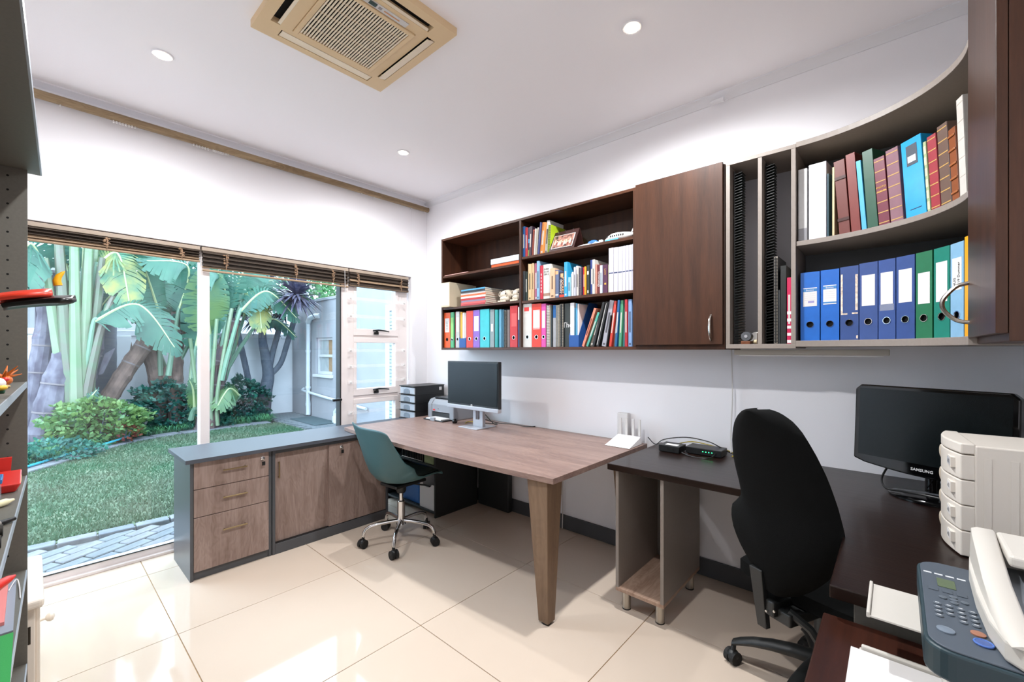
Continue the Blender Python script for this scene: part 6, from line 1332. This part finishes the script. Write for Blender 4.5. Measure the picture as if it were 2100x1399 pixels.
for i_, (c, R, n, m) in enumerate((((3.45, 8.72, 2.42), .60, 190, 0), ((3.60, 9.88, 2.2), .45, 90, 1), ((3.22, 9.88, 2.12), .62, 150, 1), ((3.3, 9.9, 2.75), .5, 90, 0), ((2.72, 9.95, 2.15), .4, 70, 1))):
    rosette(c, R, n, m).build('leaf_head', M_CORD_L[m], cd, recalc=False)
# shrubs
def shrub(name, c, rx, ry, rz, n, size, m, label, cat='shrub', stems=True, group='shrubs in the bed'):
    t = thing(name, label, cat, (c[0], c[1], ZG-.03), 0, group); m2 = MB(); C = Vector(c)
    for _ in range(n):
        d = Vector((r2.gauss(0, 1), r2.gauss(0, 1), r2.gauss(0, 1))).normalized(); rad = r2.uniform(.55, 1.0)**.5; p = C+Vector((d.x*rx, d.y*ry, d.z*rz))*rad*(1+.15*math.sin(d.x*7+d.z*9))
        if p.z < ZG: p.z = ZG+abs(p.z-ZG)*.3
        a = Vector((r2.gauss(0, 1), r2.gauss(0, 1), r2.gauss(0, .5)))+d*.8; a.normalize(); s = a.cross(Vector((r2.gauss(0, 1), r2.gauss(0, 1), r2.gauss(0, 1)))).normalized(); l = size*r2.uniform(.7, 1.3)
        m2.add([p, p+a*l*.5+s*l*.32, p+a*l, p+a*l*.5-s*l*.32], [(0,1,2,3)])
    stuff(m2.build('foliage', m, t, recalc=False))
    if stems:
        for k in range(5): a = 2*PI*k/5; MB().tube([(c[0], c[1], ZG-.03), (c[0]+rx*.5*math.cos(a), c[1]+ry*.5*math.sin(a), c[2]+rz*.3)], [.015, .006], 6).build('stem', M_CB, t)
    return t
shrub('nandina_shrub', (.66, 8.95, .26), .58, .42, .36, 2600, .075, leaf_mat('bright leaf', '8aa860', '5f8f5a', 5), 'bright yellow-green shrub with reddish tips beside the hose')
shrub('red_tip_shrub', (.92, 8.78, .10), .22, .2, .12, 160, .06, leaf_mat('red tips', 'b04a52', '8a5a3a', 5), 'small reddish growth at the foot of the bright shrub')
shrub('dark_shrub', (1.62, 9.55, .32), .62, .4, .46, 2600, .08, leaf_mat('deep leaf', '2f7a66', '1a4a48', 5), 'dark glossy shrub in front of the slanting trunk')
shrub('dark_shrub', (2.80, 9.75, .32), .50, .4, .48, 2400, .07, leaf_mat('deep leaf', '2f7a66', '1a4a48', 5), 'rounded dark shrub beside the cordyline trunk')
shrub('groundcover', (.15, 8.2, .0), .5, .42, .16, 1500, .06, leaf_mat('cover leaf', '3f9078', '25605a', 5), 'low leafy groundcover at the left end of the bed', stems=False)
shrub('groundcover', (2.2, 9.45, .0), .45, .3, .14, 900, .06, leaf_mat('cover leaf', '3f9078', '25605a', 5), 'low leafy groundcover right of the frame post', stems=False)
# strap-leaved border along the edging
m2 = MB()
for _ in range(5200):
    s_ = r2.uniform(1.2, cum[-1]); p, d = at_len(s_); n_ = Vector((-d.y, d.x, 0)); b = p+n_*r2.uniform(.22, .62); a = r2.uniform(0, 2*PI); l = r2.uniform(.10, .2); o_ = Vector((math.cos(a), math.sin(a), 0)); sd = Vector((-o_.y, o_.x, 0))*.006
    m2.add([b-sd, b+sd, b+o_*l*.5+sd+Vector((0,0,l*.8)), b+o_*l*.5-sd+Vector((0,0,l*.8)), b+o_*l*1.1+Vector((0,0,l*.45))], [(0,1,2,3), (3,2,4)])
o = m2.build('border_grass', leaf_mat('strap leaf', '6fae74', '2f7560', 3), recalc=False); tag(o, 'strappy border grass along the stone edging', 'grass'); stuff(o)
tag(MB().tube(arcpts([(-.6, 6.98, ZG+.05), (-.05, 7.62, ZG+.05), (.25, 8.05, ZG+.05), (.55, 8.38, ZG+.06), (.82, 8.62, ZG+.08), (.98, 8.80, ZG+.10), (1.02, 9.0, ZG+.06)], 8), .016, 8).build('garden_hose', mat('blue-green hose', '2f8fa4', .4), smooth=True), 'blue-green garden hose lying along the bed edge', 'hose')
# background trees
def tree(c, r, n, lab, m): 
    t = thing('garden_tree', lab, 'tree', (c[0], c[1], ZG-.03), 0, 'trees beyond the garden'); MB().tube([(c[0], c[1], ZG-.03), (c[0]+.1, c[1], c[2]*.6), (c[0], c[1], c[2])], [.16, .12, .06], 8).build('trunk', M_CB, t); m2 = MB(); C = Vector(c)
    for _ in range(n):
        d = Vector((r2.gauss(0, 1), r2.gauss(0, 1), r2.gauss(0, 1))).normalized(); p = C+d*r*r2.uniform(.5, 1)**.4*(1+.2*math.sin(d.x*6)*math.cos(d.z*5)); a = Vector((r2.gauss(0, 1), r2.gauss(0, 1), r2.gauss(0, 1))).normalized(); s = a.cross(d).normalized() if a.cross(d).length > .01 else Vector((1, 0, 0)); l = .16
        m2.add([p, p+a*l*.5+s*l*.35, p+a*l, p+a*l*.5-s*l*.35], [(0,1,2,3)])
    stuff(m2.build('foliage', m, t, recalc=False))
tree((8.2, 18.4, 3.9), 1.7, 5000, 'bushy green tree beyond the outbuilding roof', leaf_mat('tree leaf', '5f9a5a', '3a6f48', 2))
tree((-1.2, 12.2, 3.4), 1.2, 3000, 'dark leafy tree behind the left strelitzia clump', leaf_mat('tree leaf dark', '3a7a5a', '245040', 2))
tree((1.9, 12.2, 3.0), 1.1, 2600, 'leafy tree behind the slanting trunk', leaf_mat('tree leaf dark', '3a7a5a', '245040', 2))
